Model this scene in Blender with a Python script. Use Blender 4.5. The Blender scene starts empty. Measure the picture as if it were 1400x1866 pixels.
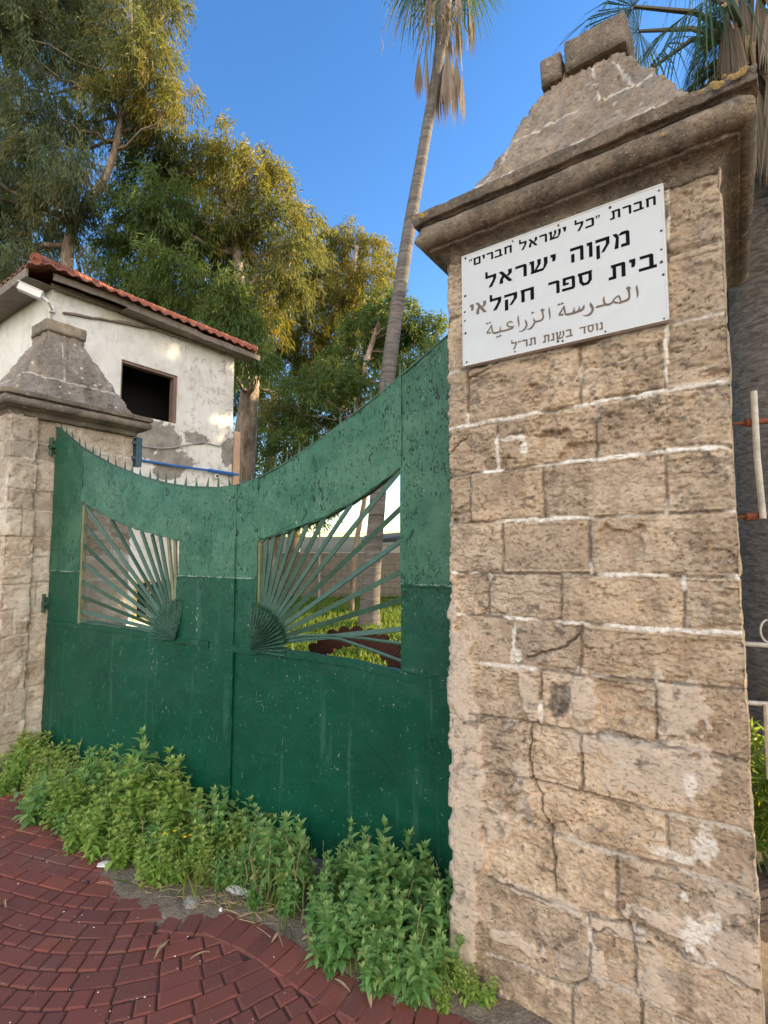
import bpy, math, random
import numpy as np
from mathutils import Vector, Matrix

SC = bpy.context.scene
COL = SC.collection
R = math.radians

# ------------------------------------------------------------------ camera, sky, sun, exposure
F_PX, CAM_H, PITCH = 910.0, 1.75, math.atan(67 / 910.0)
cam = bpy.data.cameras.new('camera')
cam.sensor_fit = 'HORIZONTAL'
cam.sensor_width = 36.0
cam.lens = 36.0 * F_PX / 1400.0
cam.clip_end = 3000
camo = bpy.data.objects.new('camera', cam)
COL.objects.link(camo)
camo.location = (0, 0, CAM_H)
camo.rotation_euler = (math.pi / 2 + PITCH, 0, 0)
SC.camera = camo

FILL_CLOUD = (8.5, 7.6, 6.75)
SUN_AZ, SUN_EL = 72.0, 13.0
world = bpy.data.worlds.new('World')
SC.world = world
world.use_nodes = True
wn = world.node_tree
sky = wn.nodes.new('ShaderNodeTexSky')
sky.sky_type = 'NISHITA'
sky.sun_disc = False
sky.sun_elevation = R(SUN_EL)
sky.sun_rotation = R(SUN_AZ)
sky.air_density = 1.0
sky.dust_density = 0.15
sky.ozone_density = 1.5
# made-up bright cloud, unseen behind the camera, added to fill the shaded fronts
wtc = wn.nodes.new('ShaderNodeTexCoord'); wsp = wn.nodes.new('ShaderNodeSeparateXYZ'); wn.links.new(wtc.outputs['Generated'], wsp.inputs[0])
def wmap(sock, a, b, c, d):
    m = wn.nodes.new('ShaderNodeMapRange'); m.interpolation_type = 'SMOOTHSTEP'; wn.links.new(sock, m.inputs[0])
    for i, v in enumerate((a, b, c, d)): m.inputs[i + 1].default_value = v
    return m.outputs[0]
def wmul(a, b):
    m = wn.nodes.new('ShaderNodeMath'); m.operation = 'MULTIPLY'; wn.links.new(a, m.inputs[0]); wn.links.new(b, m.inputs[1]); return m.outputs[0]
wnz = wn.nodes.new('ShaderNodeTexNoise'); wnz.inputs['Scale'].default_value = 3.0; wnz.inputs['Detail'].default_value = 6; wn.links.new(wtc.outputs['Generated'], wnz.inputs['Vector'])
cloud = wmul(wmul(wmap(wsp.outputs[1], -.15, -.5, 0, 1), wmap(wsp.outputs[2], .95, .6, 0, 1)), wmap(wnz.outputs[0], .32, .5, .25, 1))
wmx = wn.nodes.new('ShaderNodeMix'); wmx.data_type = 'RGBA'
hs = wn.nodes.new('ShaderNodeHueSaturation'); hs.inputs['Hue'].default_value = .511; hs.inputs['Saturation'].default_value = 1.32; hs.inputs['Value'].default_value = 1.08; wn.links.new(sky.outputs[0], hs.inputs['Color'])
wn.links.new(cloud, wmx.inputs[0]); wn.links.new(hs.outputs[0], wmx.inputs[6]); wmx.inputs[7].default_value = (FILL_CLOUD[0], FILL_CLOUD[1], FILL_CLOUD[2], 1)
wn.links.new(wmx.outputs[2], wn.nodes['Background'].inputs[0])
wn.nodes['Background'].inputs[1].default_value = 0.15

sun = bpy.data.lights.new('sun', 'SUN')
sun.energy = 5.0
sun.angle = R(0.5)
sun.color = (1.0, 0.76, 0.45)
suno = bpy.data.objects.new('sun', sun)
COL.objects.link(suno)
sd = Vector((math.sin(R(SUN_AZ)) * math.cos(R(SUN_EL)), math.cos(R(SUN_AZ)) * math.cos(R(SUN_EL)), math.sin(R(SUN_EL))))
suno.rotation_euler = sd.to_track_quat('Z', 'Y').to_euler()
suno.location = (20, 20, 20)

vs = SC.view_settings
vs.view_transform = 'Standard'
vs.look = 'None'
vs.gamma = 1.0
vs.exposure = 1.42

# ------------------------------------------------------------------ frames measured on the photograph
CP, SP = math.cos(PITCH), math.sin(PITCH)
def at(x, y, Y):
    """the point at world distance Y seen at photograph pixel x, y"""
    a, b = (x - 700) / F_PX, -(y - 933) / F_PX
    r = np.array([a, CP - b * SP, SP + b * CP])
    return np.array([0, 0, CAM_H]) + r * (Y / r[1])
def ground_at(x, y, z=0.0):
    a, b = (x - 700) / F_PX, -(y - 933) / F_PX
    r = np.array([a, CP - b * SP, SP + b * CP])
    return np.array([0, 0, CAM_H]) + r * ((z - CAM_H) / r[2])
A0 = np.array([.283, 2.195, 0.])            # near pillar, front left foot
DR = np.array([.8205, -.5717, 0.])          # along the pillar fronts, to the right
DN = np.array([.5717, .8205, 0.])           # into the yard
E0 = np.array([-2.835, 4.255, 0.])          # where the gate meets the far pillar
GP = np.array([.455, 2.441, 0.])            # gate frame
GD = np.array([.8757, -.4829, 0.])
GM = np.array([.4829, .8757, 0.])
HC = np.array([-5.158, 7.5, 0.])            # near corner of the house
Z = np.array([0, 0, 1.])
def face_uv(x, y, o=0.0):
    """photograph pixel -> (u, z) on the near pillar's front, o metres in front of it"""
    a, b = (x - 700) / F_PX, -(y - 933) / F_PX
    r = np.array([a, CP - b * SP, SP + b * CP])
    c = np.array([0, 0, CAM_H])
    t = np.dot(DN, A0 - DN * o - c) / np.dot(DN, r)
    p = c + r * t
    return float(np.dot(p - A0, DR)), float(p[2])

# ------------------------------------------------------------------ helpers
def rng(s): return np.random.default_rng(s)
def hash2(ix, iy, seed):
    h = (ix.astype(np.int64) * 374761393 + iy.astype(np.int64) * 668265263 + seed * 974634777) & 0x7fffffff
    h = ((h ^ (h >> 13)) * 1274126177) & 0x7fffffff
    h = (h ^ (h >> 16)) & 0xffff
    return h / 65535.0
def vnoise(x, y, seed=0):
    x = np.asarray(x, float); y = np.asarray(y, float)
    ix = np.floor(x); iy = np.floor(y)
    fx = x - ix; fy = y - iy
    fx = fx * fx * (3 - 2 * fx); fy = fy * fy * (3 - 2 * fy)
    a = hash2(ix, iy, seed); b = hash2(ix + 1, iy, seed); c = hash2(ix, iy + 1, seed); d = hash2(ix + 1, iy + 1, seed)
    return (a * (1 - fx) + b * fx) * (1 - fy) + (c * (1 - fx) + d * fx) * fy
def fbm(x, y, seed=0, oct=4):
    s = 0; a = .5; t = 0
    for i in range(oct):
        s = s + a * vnoise(x * 2 ** i, y * 2 ** i, seed + i * 7); t += a; a *= .55
    return s / t
def sstep(a, b, x):
    t = np.clip((x - a) / (b - a), 0, 1); return t * t * (3 - 2 * t)

def raw_mesh(name, V, faces, mat=None, smooth=False, attrs=None, color=None):
    """V (n,3); faces = (m,k) int array or list of lists"""
    me = bpy.data.meshes.new(name)
    V = np.asarray(V, np.float32)
    if isinstance(faces, np.ndarray):
        m, k = faces.shape
        me.vertices.add(len(V)); me.vertices.foreach_set('co', V.ravel())
        me.loops.add(m * k); me.loops.foreach_set('vertex_index', faces.astype(np.int32).ravel())
        me.polygons.add(m); me.polygons.foreach_set('loop_start', np.arange(0, m * k, k, dtype=np.int32))
    else:
        me.from_pydata([tuple(map(float, v)) for v in V], [], faces)
    if attrs:
        for an, av in attrs.items():
            at_ = me.attributes.new(an, 'FLOAT', 'POINT'); at_.data.foreach_set('value', np.asarray(av, np.float32).ravel())
    if color is not None:
        ca = me.attributes.new('masks', 'FLOAT_COLOR', 'POINT'); ca.data.foreach_set('color', np.asarray(color, np.float32).ravel())
    me.update(calc_edges=True)
    me.validate()
    me.polygons.foreach_set('use_smooth', np.full(len(me.polygons), smooth))
    if mat: me.materials.append(mat)
    return me
def link(name, me, parent=None):
    o = bpy.data.objects.new(name, me); COL.objects.link(o)
    if parent: o.parent = parent
    return o
def put(name, V, faces, mat, parent=None, smooth=False, **k):
    """a mesh object given in world coordinates; parents sit at their base so the vertices are shifted"""
    V = np.asarray(V, float)
    if parent is not None:
        V = V - np.array(base_of(parent))
    return link(name, raw_mesh(name, V, faces, mat, smooth, **k), parent)
BASES = {}
def base_of(o):
    b = np.zeros(3)
    while o is not None:
        b = b + np.array(o.location); o = o.parent
    return b
def thing(name, label, cat, loc, group=None):
    o = bpy.data.objects.new(name, None); COL.objects.link(o)
    o.empty_display_size = .2
    o.location = tuple(map(float, loc)); o['label'] = label; o['category'] = cat
    if group: o['group'] = group
    return o
def tag(o, label, cat, group=None):
    o['label'] = label; o['category'] = cat
    if group: o['group'] = group
    return o
def kind(o, k, label=None, cat=None):
    o['kind'] = k
    if label: o['label'] = label
    if cat: o['category'] = cat
    return o

class MB:
    def __init__(s): s.v = []; s.f = []; s.n = 0
    def add(s, V, F):
        V = np.asarray(V, float); s.v.append(V); s.f += [[i + s.n for i in f] for f in F]; s.n += len(V); return s
    def box(s, o, ax, ay, az):
        """o corner, three edge vectors"""
        o, ax, ay, az = [np.asarray(q, float) for q in (o, ax, ay, az)]
        V = [o, o + ax, o + ax + ay, o + ay, o + az, o + ax + az, o + ax + ay + az, o + ay + az]
        return s.add(V, [[0, 3, 2, 1], [4, 5, 6, 7], [0, 1, 5, 4], [1, 2, 6, 5], [2, 3, 7, 6], [3, 0, 4, 7]])
    def tube(s, pts, rad, k=8, cap=True):
        pts = np.asarray(pts, float); n = len(pts)
        rad = np.broadcast_to(np.asarray(rad, float), (n,))
        T = np.gradient(pts, axis=0); T /= np.linalg.norm(T, axis=1)[:, None] + 1e-9
        ref = np.array([0, 0, 1.]) if abs(T[0][2]) < .9 else np.array([1., 0, 0])
        V = []
        for i in range(n):
            a = np.cross(T[i], ref); a /= np.linalg.norm(a) + 1e-9; b = np.cross(T[i], a)
            for j in range(k):
                t = 2 * math.pi * j / k
                V.append(pts[i] + rad[i] * (a * math.cos(t) + b * math.sin(t)))
        F = [[i * k + j, i * k + (j + 1) % k, (i + 1) * k + (j + 1) % k, (i + 1) * k + j] for i in range(n - 1) for j in range(k)]
        if cap: F += [list(range(k))[::-1], [(n - 1) * k + j for j in range(k)]]
        return s.add(V, F)
    def bar(s, p, q, w, t, up):
        """flat bar from p to q, width w across (perpendicular to up), thickness t along up"""
        p, q, up = [np.asarray(x, float) for x in (p, q, up)]
        d = q - p; d /= np.linalg.norm(d); sv = np.cross(d, up); sv /= np.linalg.norm(sv); u = np.cross(sv, d)
        return s.box(p - sv * w / 2 - u * t / 2, q - p, sv * w, u * t)
    def build(s, name, mat, parent=None, smooth=False):
        return put(name, np.concatenate(s.v), s.f, mat, parent, smooth)

# ------------------------------------------------------------------ materials
class NT:
    def __init__(s, name):
        s.m = bpy.data.materials.new(name); s.m.use_nodes = True
        s.t = s.m.node_tree; s.b = s.t.nodes['Principled BSDF']
        s._o = None
    def n(s, typ, props=None, **inp):
        nd = s.t.nodes.new('ShaderNode' + typ)
        for k, v in (props or {}).items(): setattr(nd, k, v)
        for k, v in inp.items():
            s.set(nd.inputs[int(k[1:])] if k[0] == 'i' and k[1:].isdigit() else nd.inputs[k.replace('_', ' ')], v)
        return nd
    def set(s, sock, v):
        if isinstance(v, bpy.types.NodeSocket): s.t.links.new(v, sock)
        elif isinstance(v, bpy.types.Node): s.t.links.new(v.outputs[0], sock)
        else:
            if sock.type == 'RGBA' and len(v) == 3: v = (*v, 1)
            sock.default_value = v
    def co(s, kind='Object'):
        if s._o is None: s._o = s.n('TexCoord')
        return s._o.outputs[kind]
    def mapping(s, v, sc=(1, 1, 1), loc=(0, 0, 0), rot=(0, 0, 0)):
        return s.n('Mapping', i0=v, Scale=sc, Location=loc, Rotation=rot).outputs[0]
    def noise(s, scale, det=5, rough=.6, v=None, dist=0.0):
        return s.n('TexNoise', Vector=v if v is not None else s.co(), Scale=scale, Detail=det, Roughness=rough, Distortion=dist).outputs[0]
    def voro(s, scale, v=None, feat='F1', out=0, rand=1.0):
        nd = s.n('TexVoronoi', {'feature': feat}, Vector=v if v is not None else s.co(), Scale=scale, Randomness=rand)
        return nd.outputs[out]
    def ramp(s, f, stops, interp='LINEAR'):
        nd = s.n('ValToRGB', Fac=f); cr = nd.color_ramp; cr.interpolation = interp
        while len(cr.elements) < len(stops): cr.elements.new(.5)
        for e, (p, c) in zip(cr.elements, stops):
            e.position = p; e.color = (*c, 1) if not isinstance(c, (int, float)) else (c, c, c, 1)
        return nd.outputs[0]
    def mix(s, f, a, b, mode='MIX'):
        nd = s.n('Mix', {'data_type': 'RGBA', 'blend_type': mode})
        s.set(nd.inputs[0], f); s.set(nd.inputs[6], a); s.set(nd.inputs[7], b)
        return nd.outputs[2]
    def math(s, op, a, b=0.0, c=None, clamp=False):
        nd = s.n('Math', {'operation': op, 'use_clamp': clamp}); s.set(nd.inputs[0], a); s.set(nd.inputs[1], b)
        if c is not None: s.set(nd.inputs[2], c)
        return nd.outputs[0]
    def mr(s, v, a, b, c=0.0, d=1.0):
        nd = s.n('MapRange', {'interpolation_type': 'SMOOTHSTEP'}, i0=v, i1=a, i2=b, i3=c, i4=d); return nd.outputs[0]
    def attr(s, name, out=2):
        return s.n('Attribute', {'attribute_name': name}).outputs[out]
    def sep(s, v):
        return s.n('SeparateXYZ', i0=v).outputs
    def bump(s, h, strength=.4, dist=.01, nrm=None):
        nd = s.n('Bump', Height=h, Strength=strength, Distance=dist)
        if nrm is not None: s.set(nd.inputs['Normal'], nrm)
        return nd.outputs[0]
    def out(s, color=None, rough=None, normal=None, metal=None, spec=None):
        if color is not None: s.set(s.b.inputs['Base Color'], color)
        if rough is not None: s.set(s.b.inputs['Roughness'], rough)
        if normal is not None: s.set(s.b.inputs['Normal'], normal)
        if metal is not None: s.set(s.b.inputs['Metallic'], metal)
        if spec is not None: s.set(s.b.inputs['Specular IOR Level'], spec)
        return s.m

def simple(name, col, rough=.7, var=.35, scale=30, bump=.2, metal=0.0, dist=.004):
    t = NT(name)
    n1 = t.noise(scale, 6); n2 = t.noise(scale * .15, 4)
    f = t.math('ADD', t.math('MULTIPLY', n1, .5), t.math('MULTIPLY', n2, .5))
    c = t.ramp(f, [(.3, tuple(x * (1 - var) for x in col)), (.7, tuple(min(1, x * (1 + var)) for x in col))])
    return t.out(c, rough, t.bump(n1, bump, dist), metal)

def stone(name, cols, plaster_col, lichen=0.0, white=.0, top_grey=None):
    t = NT(name)
    n0 = t.noise(2.2, 5, .6); n1 = t.noise(9, 6, .65, dist=.4); n2 = t.noise(60, 6, .7); n3 = t.noise(260, 3, .7)
    f = t.math('ADD', t.math('MULTIPLY', n0, .35), t.math('ADD', t.math('MULTIPLY', n1, .4), t.math('MULTIPLY', n2, .25)))
    c = t.ramp(f, [(.36, cols[0]), (.465, cols[1]), (.55, cols[2]), (.64, cols[3])])
    c = t.mix(t.mr(t.noise(1.3, 3, .5), .42, .62, 0, .4), c, (.33, .29, .245))
    mk = t.n('Attribute', {'attribute_name': 'masks'}); sp = t.n('SeparateColor', i0=mk.outputs[0]).outputs
    # per block value
    tint = mk.outputs[3]
    c = t.mix(1.0, c, t.ramp(tint, [(0, (.76, .74, .72)), (.25, (1.06, 1.01, .95)), (.5, (.88, .87, .86)), (.75, (1.14, 1.12, 1.09)), (1, (.98, .93, .87))]), 'MULTIPLY')
    grain = t.ramp(n3, [(.3, .8), (.7, 1.12)])
    c = t.mix(.8, c, grain, 'MULTIPLY')
    pits = t.mr(t.voro(150, dist_v(t)), .10, .26)
    bed = t.mapping(t.co(), (1, 1, 2.2), (0, 0, 0))
    pit2 = t.mr(t.noise(46, 6, .8, bed, .5), .385, .435)
    pmask = t.math('MULTIPLY', t.mr(t.noise(5, 4, .6), .40, .56, .35, 1), t.mr(t.math('FRACT', t.math('MULTIPLY', tint, 5.3)), .1, .8, .3, 1))
    c = t.mix(t.math('MULTIPLY', t.math('MULTIPLY', t.math('SUBTRACT', 1.0, pit2), pmask), .72), c, (.10, .07, .046))
    pale = t.mr(t.noise(75, 5, .75, bed), .57, .63)
    c = t.mix(t.math('MULTIPLY', pale, .38), c, (.70, .61, .49))
    c = t.mix(t.mr(t.noise(3.5, 5, .65, t.mapping(t.co(), (1, 1, .8))), .54, .66, 0, .35), c, (.22, .175, .135))
    c = t.mix(t.mr(t.math('ADD', sp[1], t.math('MULTIPLY', t.math('SUBTRACT', t.noise(24, 7, .75), .5), 1.5)), .40, .62), c,
              t.ramp(t.noise(14, 5), [(.3, tuple(x * .78 for x in plaster_col)), (.7, plaster_col)]))
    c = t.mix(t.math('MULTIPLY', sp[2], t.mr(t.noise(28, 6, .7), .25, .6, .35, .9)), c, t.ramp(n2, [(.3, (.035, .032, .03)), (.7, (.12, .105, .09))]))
    c = t.mix(sp[0], c, t.ramp(t.noise(45, 5), [(.3, (.56, .51, .43)), (.6, (.82, .79, .72))]))
    if lichen:
        sp_l = t.mr(t.voro(13, dist_v(t, 8.0, .06)), .20, .13, 0, 1)
        sp_l = t.math('MULTIPLY', sp_l, t.mr(t.noise(2.5, 4, .7), .42, .55))
        c = t.mix(t.math('MULTIPLY', sp_l, lichen), c, (.55, .53, .45))
    h = t.math('ADD', t.math('MULTIPLY', n2, .5), t.math('ADD', t.math('MULTIPLY', n3, .25), t.math('ADD', t.math('MULTIPLY', pits, .3), t.math('MULTIPLY', pit2, .5))))
    return t.out(c, .93, t.bump(h, .8, .007), spec=.15)
def dist_v(t, sc=12.0, amt=.02):
    nz = t.n('TexNoise', Vector=t.co(), Scale=sc, Detail=3)
    return t.n('VectorMath', {'operation': 'MULTIPLY_ADD'}, i0=nz.outputs[1], i1=(amt, amt, amt), i2=t.co()).outputs[0]

M = {}
M['stone'] = stone('sandstone', [(.24, .18, .122), (.43, .335, .235), (.57, .46, .335), (.67, .57, .445)], (.60, .495, .38))
M['stone_far'] = stone('pale_sandstone', [(.3, .245, .185), (.5, .43, .34), (.62, .555, .46), (.68, .62, .535)], (.68, .61, .5))
M['cornice'] = stone('weathered_cornice', [(.05, .041, .032), (.125, .1, .076), (.23, .18, .13), (.38, .3, .215)], (.3, .24, .17), .25)
M['pyramid'] = stone('weathered_capstone', [(.15, .115, .085), (.28, .222, .168), (.38, .31, .24), (.48, .4, .32)], (.5, .43, .35), .5)
M['cornice_far'] = stone('grey_cornice', [(.1, .09, .075), (.18, .16, .13), (.26, .23, .185), (.36, .31, .25)], (.4, .34, .27), .35)
M['pyramid_far'] = stone('grey_capstone', [(.13, .118, .10), (.25, .225, .19), (.36, .325, .275), (.48, .44, .37)], (.4, .36, .3), 1.0)

def gate_paint():
    t = NT('green_gate_paint')
    z = t.sep(t.co())[2]
    n0 = t.noise(1.6, 4); n1 = t.noise(7, 5, .65); n2 = t.noise(40, 6, .7); n3 = t.noise(160, 4)
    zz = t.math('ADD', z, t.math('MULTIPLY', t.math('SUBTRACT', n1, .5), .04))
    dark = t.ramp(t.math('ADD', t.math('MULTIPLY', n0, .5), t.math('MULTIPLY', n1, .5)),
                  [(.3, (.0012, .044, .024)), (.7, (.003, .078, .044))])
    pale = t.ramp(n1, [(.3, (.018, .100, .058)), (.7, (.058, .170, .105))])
    paleness = t.mr(zz, 1.562, 1.572)  # blends to the paler green above the seam, by plate amount
    side = t.attr('paleness')
    c = t.mix(t.math('MULTIPLY', t.math('MULTIPLY', paleness, side), .9), dark, pale)
    paleness2 = t.mr(zz, 1.0, 1.5, 0, .18)
    c = t.mix(paleness2, c, pale)
    # dust and chalky scuffs
    scuff = t.mr(t.noise(26, 7, .8, t.mapping(t.co(), (1, 1, .5))), .62, .72)
    c = t.mix(t.math('MULTIPLY', scuff, .3), c, (.24, .38, .31))
    cloudy = t.mr(t.noise(3.0, 6, .7), .42, .66)
    c = t.mix(t.math('MULTIPLY', t.math('MULTIPLY', cloudy, paleness), .3), c, (.12, .25, .165))
    drip = t.mr(t.noise(13, 4, .6, t.mapping(t.co(), (1, 1, .08))), .58, .70)
    c = t.mix(t.math('MULTIPLY', drip, .18), c, (.10, .22, .17))
    seam = t.math('MULTIPLY', t.mr(t.math('ABSOLUTE', t.math('SUBTRACT', zz, 1.566)), .006, .002), t.mr(n1, .4, .55))
    c = t.mix(t.math('MULTIPLY', seam, .55), c, (.34, .45, .38))
    # chipped flakes, short vertical tears
    fl_v = t.mapping(t.co(), (1, 1, .45))
    fl = t.math('MAXIMUM', t.mr(t.noise(48, 3, .55, fl_v, 1.2), .40, .38), t.mr(t.noise(95, 3, .6, fl_v, .8), .375, .355))
    patch = t.mr(t.noise(4.5, 5, .65), .36, .52)
    up = t.mr(z, 1.15, 1.6, .18, 1)
    fm = t.math('MULTIPLY', t.math('MULTIPLY', fl, patch), up)
    c = t.mix(t.math('MULTIPLY', fm, .9), c, (.006, .022, .016))
    speck = t.math('MAXIMUM', t.mr(t.voro(17, dist_v(t, 30., .03)), .075, .05), t.mr(t.noise(70, 3, .6, t.mapping(t.co(), (1, 1, .5)), 1.0), .69, .72))
    spk = t.math('MULTIPLY', speck, t.mr(t.noise(3, 4, .7), .40, .56))
    scr = t.math('MULTIPLY', t.mr(t.noise(38, 2, .5, t.mapping(t.co(), (1.0, 1.0, .35), (3, 1, 2), (0, .5, .4)), 2.0), .70, .73), t.mr(t.noise(2.2, 4, .7), .42, .55))
    c = t.mix(t.math('MULTIPLY', scr, .5), c, (.35, .45, .38))
    c = t.mix(t.math('MULTIPLY', spk, .55), c, (.42, .48, .41))
    hgt = t.math('ADD', t.math('MULTIPLY', n1, .8), t.math('ADD', t.math('MULTIPLY', n2, .25), t.math('MULTIPLY', fm, -1.2)))
    rough = t.ramp(n2, [(.3, .36), (.7, .52)])
    return t.out(c, rough, t.bump(hgt, .5, .012), spec=.25)
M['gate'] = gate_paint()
M['bar'] = simple('green_bar_paint', (.03, .085, .055), .5, .45, 60, .4)
M['hub'] = simple('rough_green_hub', (.035, .11, .075), .6, .6, 90, .9, dist=.01)
M['pale_bar'] = simple('worn_olive_bar', (.16, .17, .09), .55, .4, 60, .4)
M['white'] = simple('white_enamel', (.49, .525, .54), .35, .06, 20, .03)
M['sign_edge'] = simple('sign_edge', (.55, .56, .55), .5, .15, 40, .1)
M['ink'] = simple('black_ink', (.006, .007, .009), .95, .3, 80, .0)
M['ink'].node_tree.nodes['Principled BSDF'].inputs['Specular IOR Level'].default_value = .1
M['ink_brown'] = simple('faded_brown_ink', (.12, .085, .06), .6, .35, 70, .05)
M['bolt'] = simple('dark_bolt', (.05, .045, .045), .5, .4, 200, .3, .5)
M['rust'] = simple('rusty_steel', (.18, .055, .022), .85, .5, 60, .6)
M['rust_dark'] = simple('dark_rusty_steel', (.075, .026, .017), .85, .4, 60, .5)
M['blue_steel'] = simple('blue_grey_steel', (.045, .1, .14), .5, .3, 40, .2)
M['blue_pipe'] = simple('blue_plastic', (.03, .14, .42), .45, .15, 40, .1)
M['wood'] = simple('bare_pale_wood', (.5, .33, .22), .8, .25, 25, .4)
M['old_wood'] = simple('weathered_grey_wood', (.2, .165, .13), .9, .45, 22, .7)
M['frame_wood'] = simple('brown_window_frame', (.2, .125, .1), .75, .3, 30, .3)
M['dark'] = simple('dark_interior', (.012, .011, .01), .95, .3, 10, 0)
M['cream_frame'] = simple('yellow_window_frame', (.75, .58, .22), .6, .15, 20, .1)
M['pvc'] = simple('white_plastic', (.72, .71, .68), .4, .08, 20, .05)
M['lens'] = simple('black_plastic', (.03, .03, .035), .25, .2, 20, .02)
M['galv'] = simple('peeling_white_pipe', (.45, .43, .38), .55, .5, 28, .4)
M['cable'] = simple('grey_cable', (.35, .33, .3), .6, .2, 30, .1)
M['cement'] = simple('cement_render', (.34, .315, .28), .95, .25, 16, .5)

def tile_mat():
    t = NT('red_roof_tiles')
    n = t.noise(6, 5); n2 = t.noise(45, 5)
    c = t.ramp(n, [(.3, (.15, .045, .028)), (.5, (.27, .075, .042)), (.72, (.36, .17, .11))])
    c = t.mix(t.mr(n2, .5, .65, 0, .75), c, (.13, .095, .075))
    return t.out(c, .85, t.bump(n2, .4, .01))
M['tile'] = tile_mat()

def plaster_wall():
    t = NT('peeling_white_plaster')
    n0 = t.noise(1.1, 5); n1 = t.noise(5, 7, .7); n2 = t.noise(30, 5)
    c = t.ramp(t.math('ADD', t.math('MULTIPLY', n0, .6), t.math('MULTIPLY', n1, .4)), [(.32, (.56, .52, .44)), (.5, (.74, .72, .66)), (.65, (.8, .79, .75))])
    streak = t.noise(7, 6, .7, t.mapping(t.co(), (1, 1, .22)))
    c = t.mix(t.mr(streak, .53, .68, 0, .55), c, (.50, .465, .39))
    pe = t.math('MULTIPLY', t.mr(t.noise(9, 7, .75), .54, .58), t.mr(t.noise(1.7, 3), .44, .54))
    rt = t.mr(t.math('ADD', t.sep(t.co())[0], t.math('MULTIPLY', t.sep(t.co())[1], 1.0)), 2.2, 4.2, .12, 1)
    c = t.mix(t.math('MULTIPLY', t.math('MULTIPLY', pe, rt), .6), c, (.36, .335, .29))
    ce = t.attr('cement')
    ce = t.mr(t.math('ADD', ce, t.math('MULTIPLY', t.math('SUBTRACT', t.noise(7, 8, .75), .5), 2.2)), .46, .54)
    c = t.mix(ce, c, t.ramp(n1, [(.35, (.22, .2, .175)), (.65, (.38, .35, .3))]))
    h = t.math('ADD', t.math('MULTIPLY', n2, .3), t.math('ADD', t.math('MULTIPLY', pe, -.6), t.math('MULTIPLY', ce, .5)))
    return t.out(c, .92, t.bump(h, .5, .012), spec=.2)
M['plaster'] = plaster_wall()

def brick_paver():
    t = NT('red_concrete_pavers')
    r = t.attr('rnd')
    n1 = t.noise(14, 5); n2 = t.noise(220, 4, .75); n3 = t.noise(2.2, 4)
    c = t.ramp(r, [(0, (.15, .064, .055)), (.35, (.185, .072, .06)), (.7, (.215, .077, .06)), (.9, (.27, .09, .064)), (1, (.29, .17, .16))])
    c = t.mix(.75, c, t.ramp(n2, [(.25, .55), (.5, 1.0), (.75, 1.5)]), 'MULTIPLY')
    c = t.mix(t.mr(n1, .5, .75, 0, .35), c, (.13, .085, .07))
    c = t.mix(t.mr(n3, .5, .7, 0, .4), c, (.21, .14, .115))
    c = t.mix(t.mr(t.noise(6, 6, .7), .58, .72, 0, .35), c, (.06, .035, .03))
    return t.out(c, t.ramp(n2, [(.3, .8), (.7, .95)]), t.bump(n2, .7, .003), spec=.08)
M['paver'] = brick_paver()
def soil(name, a, b, c_):
    t = NT(name)
    n = t.noise(9, 7, .7); n2 = t.noise(90, 4)
    c = t.ramp(n, [(.3, a), (.52, b), (.7, c_)])
    c = t.mix(t.mr(n2, .55, .7, 0, .5), c, tuple(min(1, x * 1.6) for x in c_))
    return t.out(c, .95, t.bump(t.math('ADD', n, n2), .8, .02))
M['joint'] = soil('joint_sand', (.03, .018, .014), (.055, .036, .029), (.10, .075, .06))
M['dirt'] = soil('dry_dirt', (.10, .078, .056), (.18, .148, .11), (.28, .235, .18))
M['ground'] = soil('bare_ground', (.05, .055, .02), (.09, .085, .035), (.16, .13, .07))
M['hillm'] = soil('hill_green', (.014, .024, .011), (.024, .036, .015), (.04, .045, .022))
M['block'] = simple('grey_block_wall', (.2, .18, .145), .95, .35, 10, .6)
M['shed'] = simple('pale_shed_wall', (.5, .48, .43), .85, .12, 12, .2)
M['shed_roof'] = simple('dark_shed_roof', (.05, .045, .04), .8, .4, 15, .4)
M['paper'] = simple('white_paper', (.78, .79, .8), .6, .06, 60, .1)
M['petal'] = simple('pale_petal', (.72, .68, .62), .7, .1, 60, .1)
M['straw'] = simple('dry_straw', (.36, .26, .15), .85, .4, 50, .3)
M['rock'] = simple('grey_rock', (.24, .235, .23), .95, .5, 80, .9, dist=.01)
M['yellow'] = simple('yellow_petal', (.8, .56, .02), .6, .15, 60, .1)
M['petiole'] = simple('palm_petiole', (.10, .085, .05), .8, .3, 30, .3)
M['stem'] = simple('green_stem', (.13, .2, .06), .7, .3, 40, .2)

def leaf_mat(name, cols, trans=(.35, .4, .08), tf=.45, gloss=.45):
    t = NT(name)
    r = t.attr('rnd')
    c = t.ramp(r, [(i / (len(cols) - 1), q) for i, q in enumerate(cols)])
    t.set(t.b.inputs['Base Color'], c); t.b.inputs['Roughness'].default_value = gloss
    t.b.inputs['Specular IOR Level'].default_value = .35
    tr = t.n('BsdfTranslucent', Color=t.mix(.5, c, trans))
    mx = t.n('MixShader', i0=tf, i1=t.b.outputs[0], i2=tr.outputs[0])
    t.t.links.new(mx.outputs[0], t.t.nodes['Material Output'].inputs[0])
    return t.m
M['euc'] = leaf_mat('eucalyptus_leaf', [(.05, .085, .025), (.075, .12, .036), (.11, .15, .048), (.15, .17, .055), (.24, .17, .05)], (.5, .42, .06), .45)
M['euc_grey'] = leaf_mat('grey_eucalyptus_leaf', [(.04, .07, .035), (.065, .11, .055), (.095, .145, .07), (.13, .165, .085), (.19, .15, .06)], (.42, .38, .08), .42)
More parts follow.
